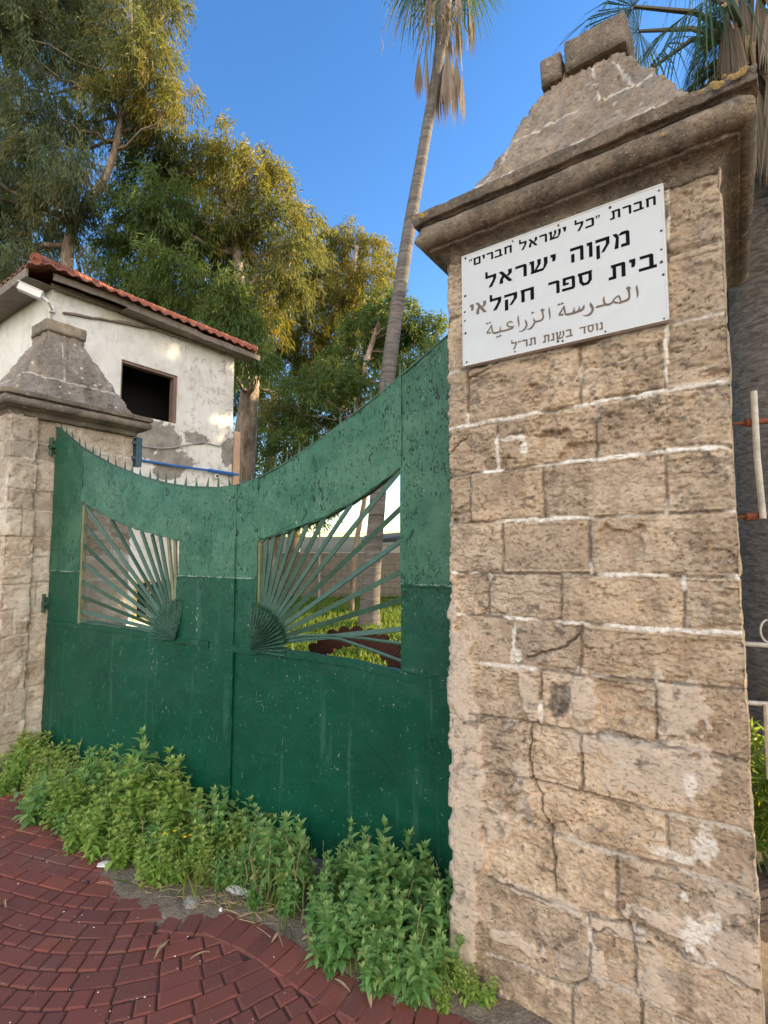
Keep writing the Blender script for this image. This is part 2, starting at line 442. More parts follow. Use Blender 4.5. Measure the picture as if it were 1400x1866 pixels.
M['euc_sunlit'] = leaf_mat('sunlit_eucalyptus_leaf', [(.07, .10, .022), (.12, .15, .03), (.17, .18, .036), (.24, .21, .042), (.3, .22, .045)], (.62, .5, .06), .46)  # the sun's gold is painted into these leaves for the lit clumps
M['dense'] = leaf_mat('dark_green_leaf', [(.04, .085, .024), (.06, .12, .032), (.085, .15, .04), (.12, .18, .05)], (.42, .45, .06), .42)
M['weed'] = leaf_mat('weed_leaf', [(.12, .26, .045), (.18, .35, .062), (.25, .43, .085), (.34, .49, .12), (.50, .53, .16)], (.40, .64, .11), .42, .45)
M['grass'] = leaf_mat('grass_blade', [(.06, .14, .02), (.1, .19, .028), (.16, .25, .04), (.24, .28, .06)], (.5, .6, .08), .45)
M['palm_green'] = leaf_mat('palm_green', [(.02, .05, .02), (.035, .075, .028), (.055, .10, .038)], (.2, .3, .06), .25, .6)
M['palm_dead'] = leaf_mat('palm_dead', [(.15, .115, .085), (.24, .19, .145), (.34, .275, .21)], (.34, .24, .15), .18, .8)

def bark(name, cols, scale=6, stretch=(1, 1, .25), bump=.8, ring=0):
    t = NT(name)
    v = t.mapping(t.co(), stretch)
    n1 = t.noise(scale, 7, .65, v, .6); n2 = t.noise(scale * 7, 5, .7, v)
    c = t.ramp(n1, [(.3, cols[0]), (.47, cols[1]), (.6, cols[2]), (.75, cols[3])])
    c = t.mix(.6, c, t.ramp(n2, [(.3, .6), (.7, 1.3)]), 'MULTIPLY')
    return t.out(c, .9, t.bump(t.math('ADD', n1, t.math('MULTIPLY', n2, .5)), bump, .03))
M['bark'] = bark('eucalyptus_bark', [(.08, .05, .035), (.22, .165, .125), (.36, .30, .24), (.46, .41, .345)], 5, (1, 1, .3))
M['branch'] = bark('branch_bark', [(.1, .075, .055), (.2, .155, .115), (.3, .24, .18), (.4, .33, .26)], 6)
M['palm_bark'] = bark('palm_bark', [(.07, .062, .056), (.14, .125, .115), (.2, .178, .162), (.28, .25, .23)], 5, (.35, .35, 3.5), .9)
M['palm_bark_near'] = bark('near_palm_bark', [(.08, .065, .054), (.18, .148, .122), (.28, .235, .195), (.38, .32, .27)], 14, (.8, .8, 2.4), 1.3)

# ------------------------------------------------------------------ ground, paving, dirt
def sheet_grid(x0, x1, y0, y1, nx, ny, zf):
    X, Y = np.meshgrid(np.linspace(x0, x1, nx), np.linspace(y0, y1, ny), indexing='xy')
    Zz = zf(X, Y)
    V = np.stack([X, Y, Zz], -1).reshape(-1, 3)
    i = np.arange(nx * ny).reshape(ny, nx)
    Fq = np.stack([i[:-1, :-1], i[:-1, 1:], i[1:, 1:], i[1:, :-1]], -1).reshape(-1, 4)
    return V, Fq
V, Fq = sheet_grid(-600, 600, -600, 1400, 61, 101, lambda x, y: np.full_like(x, -.06))
kind(put('ground', V, Fq, M['ground']), 'structure')
# lawn base behind the gate
def lawn_z(x, y): return -.02 + .05 * fbm(x * .8, y * .8, 5)
V, Fq = sheet_grid(-9, 14, 2.9, 24, 100, 90, lambda x, y: np.where((x - E0[0]) * GM[0] + (y - E0[1]) * GM[1] > .15, lawn_z(x, y), -.05))
kind(put('lawn', V, Fq, M['ground']), 'structure')

BOUND = np.array([(-4.6, 4.75), (-3.6, 4.25), (-2.89, 3.9), (-2.44, 3.66), (-1.86, 3.21), (-1.33, 2.73), (-1.0, 2.58), (-.76, 2.56), (-.51, 2.44), (-.34, 2.32), (-.18, 2.21), (.04, 2.085), (.27, 2.02), (.6, 1.86), (1.0, 1.58), (2.0, .88), (3.0, .2)])
def bound_y(x): return np.interp(x, BOUND[:, 0], BOUND[:, 1])
# joint sand sheet under the pavers
V, Fq = sheet_grid(-7, 4, -4, 5.2, 60, 60, lambda x, y: np.full_like(x, -.008))
kind(put('joint_sand', V, Fq, M['joint']), 'structure')
# dirt strip along the gate foot
def dirt_z(x, y):
    d = y - bound_y(x) + .075 * np.exp(-((x + 1.12) / .4) ** 2) + .05 * (fbm(x * 2.2, y * 2.2, 33) - .45) + .10 * (fbm(x * 17, y * 17, 35, 4) - .5)
    return -.012 + sstep(-.12, .12, d + .09 * (fbm(x * 5, y * 5, 3) - .5)) * (.016 + .02 * fbm(x * 9, y * 9, 9)) + .012 * (fbm(x * 40, y * 40, 4) - .5) * sstep(-.02, .1, d)
V, Fq = sheet_grid(-5.2, 1.8, 1.0, 5.3, 420, 280, dirt_z)
keep = (V[Fq[:, 0], 1] - bound_y(V[Fq[:, 0], 0]) > -.36) & ((V[Fq[:, 0], 0] - E0[0]) * GM[0] + (V[Fq[:, 0], 1] - E0[1]) * GM[1] < .5)
kind(put('dirt_strip', V, Fq[keep], M['dirt'], smooth=True), 'structure')

def build_pavers():
    r = rng(11)
    # rows are copies of one curve, shifted across; the curve bends to the right as the paving turns
    xs = np.linspace(-9, 5, 1400)
    th = np.radians(-18 + 54 * sstep(-1.9, -.35, xs))
    ys = np.concatenate([[0], np.cumsum(np.tan((th[1:] + th[:-1]) / 2) * np.diff(xs))])
    ys += 2.30 - np.interp(-1.2, xs, ys)
    arc = np.concatenate([[0], np.cumsum(np.hypot(np.diff(xs), np.diff(ys)))])
    W, L, J = .088, .170, .006
    V = []; Fc = []; rn = []
    nv = 0
    for row in range(-62, 34):
        dy = row * W
        s = 2.0 + r.uniform(0, L)
        while s < arc[-1] - .3:
            xm = np.interp(s, arc, xs); tm = np.interp(s, arc, th)
            l = L if r.random() < (.72 if xm < -1.75 or xm > -.9 else .25) else L / 2
            s0, s1 = s + J / 2, s + l - J / 2
            s += l
            pts = []
            for (q, e) in ((s0, J / 2), (s1, J / 2), (s1, W - J / 2), (s0, W - J / 2)):
                x = np.interp(q, arc, xs); y = np.interp(q, arc, ys); t = np.interp(q, arc, th)
                pts.append((x - math.sin(t) * e * math.cos(t), y + dy + e * (1 if True else 0) * (math.cos(t) ** 2)))
            pts = np.array(pts); c = pts.mean(0)
            if not (-5.8 < c[0] < 2.2 and -1.2 < c[1] < 5): continue
            lim = .02 if c[0] < -1.0 else -.115
            if c[1] > bound_y(c[0]) + lim: continue
            nv = add_paver(V, Fc, rn, pts, nv, r)
    # soldier course against the dirt on the right
    bx = np.linspace(-1.02, 2.0, 400); by = bound_y(bx)
    ba = np.concatenate([[0], np.cumsum(np.hypot(np.diff(bx), np.diff(by)))])
    q = 0
    while q < ba[-1] - .1:
        p0 = np.array([np.interp(q + .002, ba, bx), np.interp(q + .002, ba, by)]); p1 = np.array([np.interp(q + .083, ba, bx), np.interp(q + .083, ba, by)])
        t = p1 - p0; t /= np.linalg.norm(t); nrm = np.array([t[1], -t[0]])
        if nrm[1] > 0: nrm = -nrm
        nrm = nrm * .165
        nv = add_paver(V, Fc, rn, np.array([p0 + nrm, p1 + nrm, p1, p0]), nv, r, .003)
        q += .086
    return np.array(V), Fc, np.array(rn)
def add_paver(V, Fc, rn, pts, nv, r, lift=0.0):
    c = pts.mean(0)
    zt = r.normal(0, .0012) + lift
    tilt = r.normal(0, .008, 2)
    b = .007
    d = c - pts; dl = np.linalg.norm(d, axis=1)[:, None]
    inn = pts + d / dl * b * 1.4
    for ring, dz in ((pts, -.02), (pts, -.005), (inn, 0.0)):
        for p in ring:
            V.append((p[0], p[1], zt + dz + float(np.dot(p - c, tilt))))
    for k in range(2):
        for j in range(4):
            Fc.append([nv + k * 4 + j, nv + k * 4 + (j + 1) % 4, nv + k * 4 + 4 + (j + 1) % 4, nv + k * 4 + 4 + j])
    Fc.append([nv + 8, nv + 9, nv + 10, nv + 11])
    v = min(1, max(0, r.beta(2, 2.4))) if r.random() > .004 else 1.0
    rn += [v] * 12
    return nv + 12
V, Fc, rn = build_pavers()
kind(put('brick_paving', V, Fc, M['paver'], attrs={'rnd': rn}), 'structure')

# far hill
V, Fq = sheet_grid(-500, 700, 260, 640, 70, 40, lambda x, y: -1 + np.clip(1 - np.abs(y - 450) / 190, 0, 1) ** .7 * (10 + 7 * fbm(x * .006, y * .01, 21)))
kind(put('hill', V, Fq, M['hillm'], smooth=True), 'structure')

# ------------------------------------------------------------------ stone pillars
def seg_dist(U, Zz, poly, wob=0.0, seed=0):
    """distance to a polyline (list of (u,z)), restricted to a box"""
    D = np.full(U.shape, 9.0)
    if wob:
        U = U + wob * (fbm(U * 30, Zz * 30, seed + 50, 3) - .5) * 2; Zz = Zz + wob * (fbm(U * 30 + 9, Zz * 30, seed + 60, 3) - .5) * 2
    for (a, b), (c, d) in zip(poly[:-1], poly[1:]):
        ex, ez = c - a, d - b; l2 = ex * ex + ez * ez + 1e-12
        t = np.clip(((U - a) * ex + (Zz - b) * ez) / l2, 0, 1)
        D = np.minimum(D, np.hypot(U - a - t * ex, Zz - b - t * ez))
    return D

# joints of the near pillar, traced on the photograph and carried onto its front face
HJ = [[(795, 586), (1000, 533), (1216, 466), (1322, 433)], [(800, 684), (850, 673), (1057, 628), (1258, 581), (1324, 566)],
      [(809, 784), (906, 765), (1015, 746), (1086, 733), (1218, 709), (1329, 695)], [(815, 868), (906, 857), (993, 846), (1086, 836), (1214, 822), (1336, 813)],
      [(818, 954), (915, 949), (1063, 943), (1214, 935), (1342, 930)], [(824, 1043), (900, 1045), (1024, 1046), (1200, 1048), (1349, 1053)],
      [(838, 1120), (935, 1127), (1028, 1134), (1172, 1146), (1356, 1155)], [(875, 1208), (986, 1221), (1041, 1228), (1196, 1242), (1365, 1260)],
      [(860, 1298), (886, 1305), (968, 1318), (1090, 1341), (1196, 1357), (1276, 1368), (1369, 1392)],
      [(855, 1403), (968, 1420), (1061, 1443), (1214, 1483), (1320, 1505), (1378, 1524)],
      [(1000, 1518), (1125, 1558), (1218, 1581), (1290, 1603), (1352, 1625)],
      [(891, 1600), (970, 1629), (1063, 1663), (1148, 1685), (1250, 1735), (1325, 1773), (1380, 1809)],
      [(885, 1738), (960, 1766), (1041, 1800), (1090, 1782), (1178, 1826), (1236, 1862), (1300, 1900)]]
VJ = [[(1067, 345), (1066, 420)], [(844, 465), (846, 560)], [(1216, 340), (1217, 470)], [(853, 673), (853, 773)], [(1057, 628), (1057, 736)], [(1214, 590), (1214, 709)],
      [(906, 768), (906, 855)], [(1086, 735), (1086, 834)], [(857, 868), (857, 950)], [(989, 846), (993, 945)], [(1213, 824), (1215, 933)],
      [(915, 952), (917, 1041)], [(1073, 944), (1076, 1043)], [(890, 1047), (890, 1120)], [(1022, 1048), (1022, 1132)], [(1247, 1052), (1247, 1147)],
      [(935, 1130), (935, 1212)], [(1059, 1140), (1059, 1228)], [(986, 1223), (985, 1320)], [(1196, 1244), (1197, 1357)],
      [(1061, 1341), (1062, 1443)], [(1216, 1485), (1218, 1578)], [(1124, 1559), (1126, 1661)], [(1075, 1668), (1078, 1768)], [(1156, 1690), (1160, 1800)], [(1041, 1797), (1042, 1900)], [(1170, 1825), (1170, 1900)]]
CR = [[(968, 1320), (966, 1380), (972, 1420), (990, 1450), (988, 1480), (1005, 1510), (1010, 1560), (1014, 1625)],
      [(1140, 1680), (1165, 1705), (1185, 1700), (1200, 1715), (1250, 1742), (1300, 1760), (1345, 1785), (1380, 1812)],
      [(960, 1200), (1030, 1178), (1055, 1158)], [(855, 690), (880, 680), (905, 660)], [(815, 830), (850, 795)], [(1078, 1700), (1110, 1690), (1125, 1700)], [(1160, 1718), (1190, 1722)]]
def px2uv(l): return [face_uv(*p) for p in l]
HJU = [px2uv(l) for l in HJ]; VJU = [px2uv(l) for l in VJ]; CRU = [px2uv(l) for l in CR]

def blob(U, Zz, cx, cy, rx, ry, seed, amp=.5, fq=14):
    d = np.maximum(np.hypot((U - cx) / rx, (Zz - cy) / ry) * .85, np.maximum(np.abs(U - cx) / rx, np.abs(Zz - cy) / ry)) + 1.5 * amp * (fbm(U * fq * 1.6, Zz * fq * 1.6, seed, 6) - .5) * 2
    return sstep(1.12, .78, d)

def near_front(U, Zz):
    """height (outwards, m) and masks for the near pillar's front"""
    n = U.shape
    h = np.zeros(n); mortar = np.zeros(n); plaster = np.zeros(n); stain = np.zeros(n)
    # course number and block tint
    tops = [3.03] + [None] * len(HJU)
    course = np.zeros(n)
    for l in HJU:
        a = np.array(l); zj = np.interp(U, a[:, 0], a[:, 1]); course += (Zz < zj)
    vcol = np.zeros(n)
    for i, l in enumerate(VJU):
        a = np.array(l); zc = a[:, 1]
        inside = (Zz < zc.max() + .02) & (Zz > zc.min() - .02)
        vcol += np.where(inside, (U > a[:, 0].mean()) * 1.0, 0)
    tint = hash2(course, vcol, 77)
    rough_b = hash2(course, vcol + 5, 31)
    # quarry-faced roughness, varying per block
    h += .012 * (fbm(U * 7, Zz * 7, 1, 3) - .5)
    spall = sstep(.55, .61, fbm(U * 9 + 30, Zz * 13, 8, 6)) * (.2 + .9 * rough_b)
    h -= .011 * spall * (.6 + .8 * fbm(U * 40, Zz * 40, 88, 3))
    h += .007 * (fbm(U * 40, Zz * 62, 2, 4) - .5) * (.5 + .9 * rough_b)
    ledge = fbm(U * 16, Zz * 60, 19, 3)
    h -= .007 * sstep(.58, .66, ledge) * rough_b
    pit = sstep(.70, .78, fbm(U * 75, Zz * 95, 5, 2)) * sstep(.4, .6, fbm(U * 8, Zz * 8, 6, 2))
    h -= .010 * pit
    h += .005 * (vnoise(U * 150, Zz * 150, 3) - .5)
    h += .012 * (tint - .5)
    stain = np.maximum(stain, .6 * np.clip(spall, 0, 1) * sstep(.46, .6, fbm(U * 38, Zz * 46, 91, 4)))
    stain = np.maximum(stain, .75 * sstep(.62, .70, fbm(U * 26, Zz * 40, 92, 5)) * sstep(.44, .58, fbm(U * 5, Zz * 5, 93, 2)))
    # joints
    for i, l in enumerate(HJU + VJU):
        D = seg_dist(U, Zz, l, .006, i)
        along = fbm(U * 8 + i * 3.1, Zz * 8, 40 + i, 2)
        wid = .003 + .0045 * along
        vert = i >= len(HJU)
        white = sstep(.40, .54, along) if not vert else sstep(.5, .62, along) * .8
        if not vert:
            white = white * (1.0 if i in (2, 3, 4, 5, 6) else (.65 if i in (0, 1, 7) else .4))
        core = sstep(wid + .003, wid - .001, D)
        h = h * (1 - core * .8) - core * (.010 * (1 - white) - .001 * white)
        h -= .006 * sstep(.03, .0, D) * fbm(U * 50, Zz * 50, 70 + i, 2)
        mortar = np.maximum(mortar, core * white)
        stain = np.maximum(stain, core * (1 - white) * .8)
    for i, l in enumerate(CRU):
        D = seg_dist(U, Zz, l, .008, 200 + i)
        core = sstep(.0055, .002, D)
        h -= .016 * core; stain = np.maximum(stain, core * .9)
    # old render: a band down the gate side below 1.5 m and ragged patches
    edge = .115 + .06 * (fbm(Zz * 5, Zz * 0 + 3, 12, 3) - .5) * 2 + .05 * (fbm(U * 22, Zz * 16, 13, 4) - .5)
    band = sstep(edge + .012, edge - .012, U) * sstep(1.54, 1.47, Zz + .06 * (fbm(U * 20, Zz * 10, 14, 3) - .5))
    gap = sstep(.60, .68, fbm(U * 10, Zz * 7, 15, 4)) * sstep(.9, 1.15, Zz)
    band *= (1 - gap * .9)
    h = h * (1 - .8 * band) + band * (.012 + .010 * fbm(U * 9, Zz * 5, 16, 4))
    plaster = np.maximum(plaster, band)
    def pb(px, py, rx, ry, s, k=1.0, amp=.55):
        u, z = face_uv(px, py); return blob(U, Zz, u, z, rx, ry, s, amp) * k
    for q in ((966, 1265, .035, .085, 21), (1064, 1275, .04, .10, 22), (1070, 1360, .05, .03, 32), (1150, 1375, .10, .05, 23), (1240, 1395, .10, .07, 24), (1230, 1300, .09, .1, 25, .7), (1180, 1430, .16, .05, 29, .6),
              (950, 1440, .035, .12, 30, .9), (905, 1500, .05, .08, 31, .7), (1000, 1640, .16, .022, 33), (1240, 1690, .2, .035, 34), (1120, 1690, .1, .03, 35), (1325, 1760, .1, .05, 36), (950, 1720, .12, .03, 37), (1090, 1750, .03, .07, 38), (1200, 1790, .05, .1, 39, .8), (900, 1850, .06, .12, 40, .8), (1330, 1660, .07, .06, 41, .6)):
        b = pb(*q)
        h = h * (1 - .75 * b) + b * .009; plaster = np.maximum(plaster, b)
    for q in ((1018, 1278, .042, .062, 26, 1.0, .35), (1150, 1345, .1, .018, 27, .8), (1245, 1800, .06, .05, 42, .5), (1180, 660, .05, .05, 43, .45), (930, 1775, .12, .04, 44, .35), (1090, 690, .12, .03, 45, .3)):
        b = pb(*q); stain = np.maximum(stain, b); h -= .006 * b
    for q in ((955, 815, .014, .03, 51), (930, 800, .05, .012, 52, .8, .7), (1175, 722, .035, .012, 53), (1290, 1520, .025, .05, 54, .8, .8), (1270, 1690, .05, .06, 55, .8, .9), (1290, 1560, .03, .03, 56, .7, .9), (1255, 1430, .02, .04, 57, .7, .9), (940, 1195, .02, .03, 58), (1225, 1560, .06, .015, 59, .8)):
        mortar = np.maximum(mortar, pb(*q) * .9)
    # big lost face on one block
    for q in ((1150, 1290, .085, .06, 61), (1130, 985, .06, .055, 62, 1, .6), (1010, 800, .06, .04, 63), (930, 1265, .05, .06, 64, 1, .6), (945, 1470, .06, .05, 65), (1120, 1490, .12, .05, 66, 1, .7), (1060, 820, .07, .03, 67)):
        b = pb(*q); h -= b * (.012 + .018 * fbm(U * 30, Zz * 38, 63, 4))
    # darker towards the cornice
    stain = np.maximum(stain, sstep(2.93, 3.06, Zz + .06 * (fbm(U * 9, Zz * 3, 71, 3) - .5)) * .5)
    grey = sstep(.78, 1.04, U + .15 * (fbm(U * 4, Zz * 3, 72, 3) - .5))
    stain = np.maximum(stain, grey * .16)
    return h, mortar, plaster, stain, tint

def course_face(S, Zz, zs, seed, amp=1.0, lvar=(.28, .5)):
    """generic ashlar for faces without a traced pattern"""
    n = S.shape; h = .016 * amp * (fbm(S * 6, Zz * 6, seed, 4) - .5) * 2 + .008 * amp * (fbm(S * 30, Zz * 30, seed + 3, 3) - .5)
    h -= .012 * amp * sstep(.55, .65, fbm(S * 9, Zz * 11, seed + 8, 4))
    zs = np.asarray(sorted(zs)); r = rng(seed)
    D = np.full(n, 9.); tint = np.zeros(n)
    Zw = Zz + .008 * (fbm(S * 12, Zz * 12, seed + 4, 3) - .5) * 2
    Sw = S + .008 * (fbm(S * 12 + 5, Zz * 12, seed + 5, 3) - .5) * 2
    for k in range(len(zs) - 1):
        inn = (Zw >= zs[k]) & (Zw < zs[k + 1])
        cuts = [S.min() - r.uniform(0, .3)]
        while cuts[-1] < S.max(): cuts.append(cuts[-1] + r.uniform(*lvar))
        cuts = np.array(cuts)
        idx = np.clip(np.searchsorted(cuts, Sw) - 1, 0, len(cuts) - 2)
        dv = np.minimum(np.abs(Sw - cuts[idx]), np.abs(cuts[idx + 1] - Sw)); dh = np.minimum(Zw - zs[k], zs[k + 1] - Zw)
        D = np.where(inn, np.minimum(dv, np.abs(dh)), D)
        tint = np.where(inn, hash2(idx.astype(float), np.full(n, k + seed), 5), tint)
    core = sstep(.008, .003, D); al = fbm(S * 6, Zz * 6, seed + 9, 2)
    white = sstep(.47, .6, al) * .7
    h = h * (1 - .7 * core) - .008 * core * (1 - white) + .01 * (tint - .5) * amp
    return h, core * white, core * (1 - white) * .6, tint

def stone_shaft(name, mat, parent, O, corners, z0, z1, dz, front_edge, steps, ffront, ffull):
    """closed wall of stone: corners = [(u,w)...] counter-clockwise from above in the pillar frame; front_edge gets ffront"""
    pu = []; pn = []; ps = []; fe = []
    nC = len(corners); s = 0
    for i in range(nC):
        a = np.array(corners[i], float); b = np.array(corners[(i + 1) % nC], float)
        L = np.linalg.norm(b - a); st = steps[i]; m = max(2, int(L / st))
        t = (b - a) / L; nn = np.array([t[1], -t[0]])
        for k in range(m):
            q = k / m
            pu.append(a + (b - a) * q)
            nv = nn.copy()
            if k == 0:
                pa = np.array(corners[i - 1], float); t0 = (a - pa) / np.linalg.norm(a - pa); nv = (nn + np.array([t0[1], -t0[0]])) * .6
            pn.append(nv); ps.append(s + L * q); fe.append(i)
        s += L
    pu = np.array(pu); pn = np.array(pn); ps = np.array(ps); fe = np.array(fe); nP = len(pu)
    zz = np.arange(z0, z1 + dz * .5, dz); nZ = len(zz)
    S, Zg = np.meshgrid(ps, zz)
    h, mo, pl, st, ti = ffull(S, Zg)
    if ffront is not None:
        cols = np.where(fe == front_edge)[0]
        U = np.broadcast_to(pu[cols, 0], (nZ, len(cols)))
        H, a1, a2, a3, a4 = ffront(U, Zg[:, cols])
        h[:, cols] = H; mo[:, cols] = a1; pl[:, cols] = a2; st[:, cols] = a3; ti[:, cols] = a4
    # chipped arrises
    for i in range(nC):
        a = np.array(corners[i], float)
        d = np.hypot(pu[:, 0] - a[0], pu[:, 1] - a[1])
        w = np.clip(1 - d / (.012 if i == 1 and ffront is not None else .03), 0, 1)[None, :]
        chip = sstep(.42, .75, fbm(Zg * 17 + i * 17, S * 14 + i, 90 + i, 5))
        h = h - (w ** 1.5) * (.003 + (.009 if i == 1 and ffront is not None else .022) * chip)
    P3 = O[None, None, :] + (pu[None, :, 0, None] + h[..., None] * pn[None, :, 0, None]) * DR + (pu[None, :, 1, None] + h[..., None] * pn[None, :, 1, None]) * DN + Zg[..., None] * Z
    i = np.arange(nP * nZ).reshape(nZ, nP); j = np.roll(i, -1, axis=1)
    Fq = np.stack([i[:-1], j[:-1], j[1:], i[1:]], -1).reshape(-1, 4)
    colr = np.stack([mo, pl, st, ti], -1).reshape(-1, 4)
    return put(name, P3.reshape(-1, 3), Fq, mat, parent, smooth=True, color=colr)

def loft_square(name, mat, parent, O, cu, cw, prof, seg=40, noise=.006, seed=0, rect=(0., 0.), seam=0, joints=None, crust=0):
    """square mouldings and pyramids: prof = [(half, z)...] from bottom to top"""
    prof = np.array(prof, float)
    d = np.concatenate([[0], np.cumsum(np.hypot(np.diff(prof[:, 0]), np.diff(prof[:, 1])))])
    per = []
    sides = [((-1, -1), (1, -1)), ((1, -1), (1, 1)), ((1, 1), (-1, 1)), ((-1, 1), (-1, -1))]
    for a, b in sides:
        for k in range(seg):
            q = k / seg; per.append((a[0] + (b[0] - a[0]) * q, a[1] + (b[1] - a[1]) * q))
    per = np.array(per); nP = len(per)
    rows = []
    dd = []
    for k in range(len(prof) - 1):
        m = max(1, int((d[k + 1] - d[k]) / .009))
        dd += list(np.linspace(d[k], d[k + 1], m, endpoint=False))
    dd.append(d[-1]); dd = np.array(dd)
    hf = np.interp(dd, d, prof[:, 0]); zf = np.interp(dd, d, prof[:, 1])
    H = hf[:, None] * np.ones(nP); Zg = zf[:, None] * np.ones(nP)
    ang = np.arange(nP) / seg
    Sx = ang[None] * 1.1 * np.ones_like(H)
    nz = (fbm(Sx * 8, dd[:, None] * 9 + Zg, seed, 4) - .5) * 2 * noise + (fbm(Sx * 40, dd[:, None] * 40, seed + 4, 4) - .5) * noise * 1.6 - noise * .9 * sstep(.56, .64, fbm(Sx * 14, dd[:, None] * 18, seed + 5, 4))
    corner = np.minimum(np.abs(ang - np.round(ang)), .5)
    chip = np.clip(1 - corner / .03, 0, 1)[None] * sstep(.45, .75, fbm(Sx * 3, dd[:, None] * 14, seed + 6, 3)) * .02
    st = np.zeros_like(H); mo = np.zeros_like(H)
    if crust:
        cr = sstep(.42, .62, fbm(Sx * 5, dd[:, None] * 7 + 3, seed + 21, 5)) * (.45 + .5 * fbm(Sx * 22, dd[:, None] * 30, seed + 22, 3))
        st = np.maximum(st, cr * crust)
    if joints:
        for (zj, ) in joints:
            Dj = np.abs(Zg + .012 * (fbm(Sx * 6, Zg * 6, seed + 11, 3) - .5) * 2 - zj)
            al = fbm(Sx * 5 + zj, Zg * 5, seed + 12, 2)
            core = sstep(.009, .002, Dj) * sstep(.38, .52, al); mo = np.maximum(mo, core * .75); nz -= core * .003
    if joints:
        for k in range(9):
            sx = rng(seed + k + 160).random() * 4; lo = [j[0] for j in joints] + [prof[-1, 1]]; b_ = k % len(lo); z1_ = lo[b_]; z0_ = prof[0, 1] if b_ == 0 else lo[b_ - 1]
            Dj = np.abs(ang[None] + .012 * (fbm(Sx * 4, dd[:, None] * 14, seed + 41 + k, 2) - .5) - sx) * np.maximum(H, .1) * 2
            core = sstep(.008, .002, Dj) * (Zg > z0_) * (Zg < z1_) * sstep(.35, .5, fbm(Sx * 5, dd[:, None] * 6 + k, seed + 52, 2)); mo = np.maximum(mo, core * .65); nz -= core * .003
    if seam:
        for k in range(seam):
            sx = (rng(seed + k + 60).random() * 4)
            Dj = np.abs(((ang[None] + .02 * (fbm(Sx * 4, dd[:, None] * 12, seed + 31 + k, 2) - .5)) - sx)) * np.maximum(H, .1) * 2
            core = sstep(.007, .002, Dj); nz -= core * .006; st = np.maximum(st, core * .9)
    H = H + nz - chip
    U = cu + rect[0] * per[None, :, 0] + per[None, :, 0] * H; Wd = cw + rect[1] * per[None, :, 1] + per[None, :, 1] * H
    P3 = O[None, None] + U[..., None] * DR + Wd[..., None] * DN + Zg[..., None] * Z + nz[..., None] * .5 * Z
    nZ = len(dd); i = np.arange(nP * nZ).reshape(nZ, nP); j = np.roll(i, -1, axis=1)
    Fl = np.stack([i[:-1], j[:-1], j[1:], i[1:]], -1).reshape(-1, 4)
    V = P3.reshape(-1, 3)
    # caps as fans
    top = V[i[-1]].mean(0); bot = V[i[0]].mean(0); nV = len(V)
    V = np.concatenate([V, [top, bot]])
    tri = [[int(a), int(b), nV] for a, b in zip(i[-1], j[-1])] + [[int(b), int(a), nV + 1] for a, b in zip(i[0], j[0])]
    faces = Fl.tolist() + tri
    tint = np.full(nP * nZ, .55); ti = (.35 + .3 * hash2(np.floor(Sx * 2.3 + np.floor(Zg * 4) * .5), np.floor(Zg * 4), seed + 2)).reshape(-1)
    colr = np.stack([mo.reshape(-1), np.zeros(nP * nZ), st.reshape(-1), ti], -1)
    colr = np.concatenate([colr, [[0, 0, 0, .5]] * 2])
    return put(name, V, faces, mat, parent, smooth=True, color=colr)

def cornice_profile(h0, z0, z1, o):
    """cavetto, fillet, torus, fascia from z0 to z1, overhang o"""
    H = z1 - z0; p = [(h0 - .02, z0 - .005), (h0 + .004, z0)]
    for k in range(1, 6):
        a = k / 5 * math.pi / 2; p.append((h0 + .004 + o * .48 * (1 - math.cos(a)), z0 + H * .27 * math.sin(a)))
    p += [(h0 + o * .55, z0 + H * .275), (h0 + o * .55, z0 + H * .325)]
    for k in range(0, 9):
        a = -math.pi / 2 + k / 8 * math.pi; p.append((h0 + o * .6 + o * .37 * math.cos(a), z0 + H * .535 + H * .21 * math.sin(a)))
    p += [(h0 + o * .80, z0 + H * .755), (h0 + o * .80, z0 + H * .775), (h0 + o * .99, z0 + H * .785), (h0 + o, z0 + H * .80), (h0 + o, z0 + H * .985), (h0 + o * .96, z1), (h0 - .06, z1 + .02)]
    return p

# near pillar
near = thing('gate_pillar', 'large near tan stone gate pillar carrying the white sign, rough patched blocks', 'gate pillar', A0 + DR * .52 + DN * .52, 'stone gate pillars')
NW = 1.04
zs_near = [0, .2, .44, .62, .87, 1.08, 1.28, 1.46, 1.655, 1.865, 2.08, 2.295, 2.53, 2.78, 3.05]
def near_full(S, Zg):
    h, mo, st, ti = course_face(S, Zg, zs_near, 401, .55)
    return h, mo, np.zeros_like(h), st, ti
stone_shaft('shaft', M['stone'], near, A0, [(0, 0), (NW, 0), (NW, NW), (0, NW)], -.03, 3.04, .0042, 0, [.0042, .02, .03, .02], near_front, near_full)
loft_square('cornice', M['cornice'], near, A0, .52, .52, cornice_profile(.515, 3.03, 3.262, .118), 60, .0035, 7, seam=5, crust=1.0)
loft_square('pyramid', M['pyramid'], near, A0, .53, .52, [(.51, 3.25), (.497, 3.285), (.395, 3.50), (.28, 3.745), (.178, 3.955), (.145, 4.0), (.138, 4.04)], 60, .012, 17, joints=[(3.42,), (3.66,)], crust=.35)
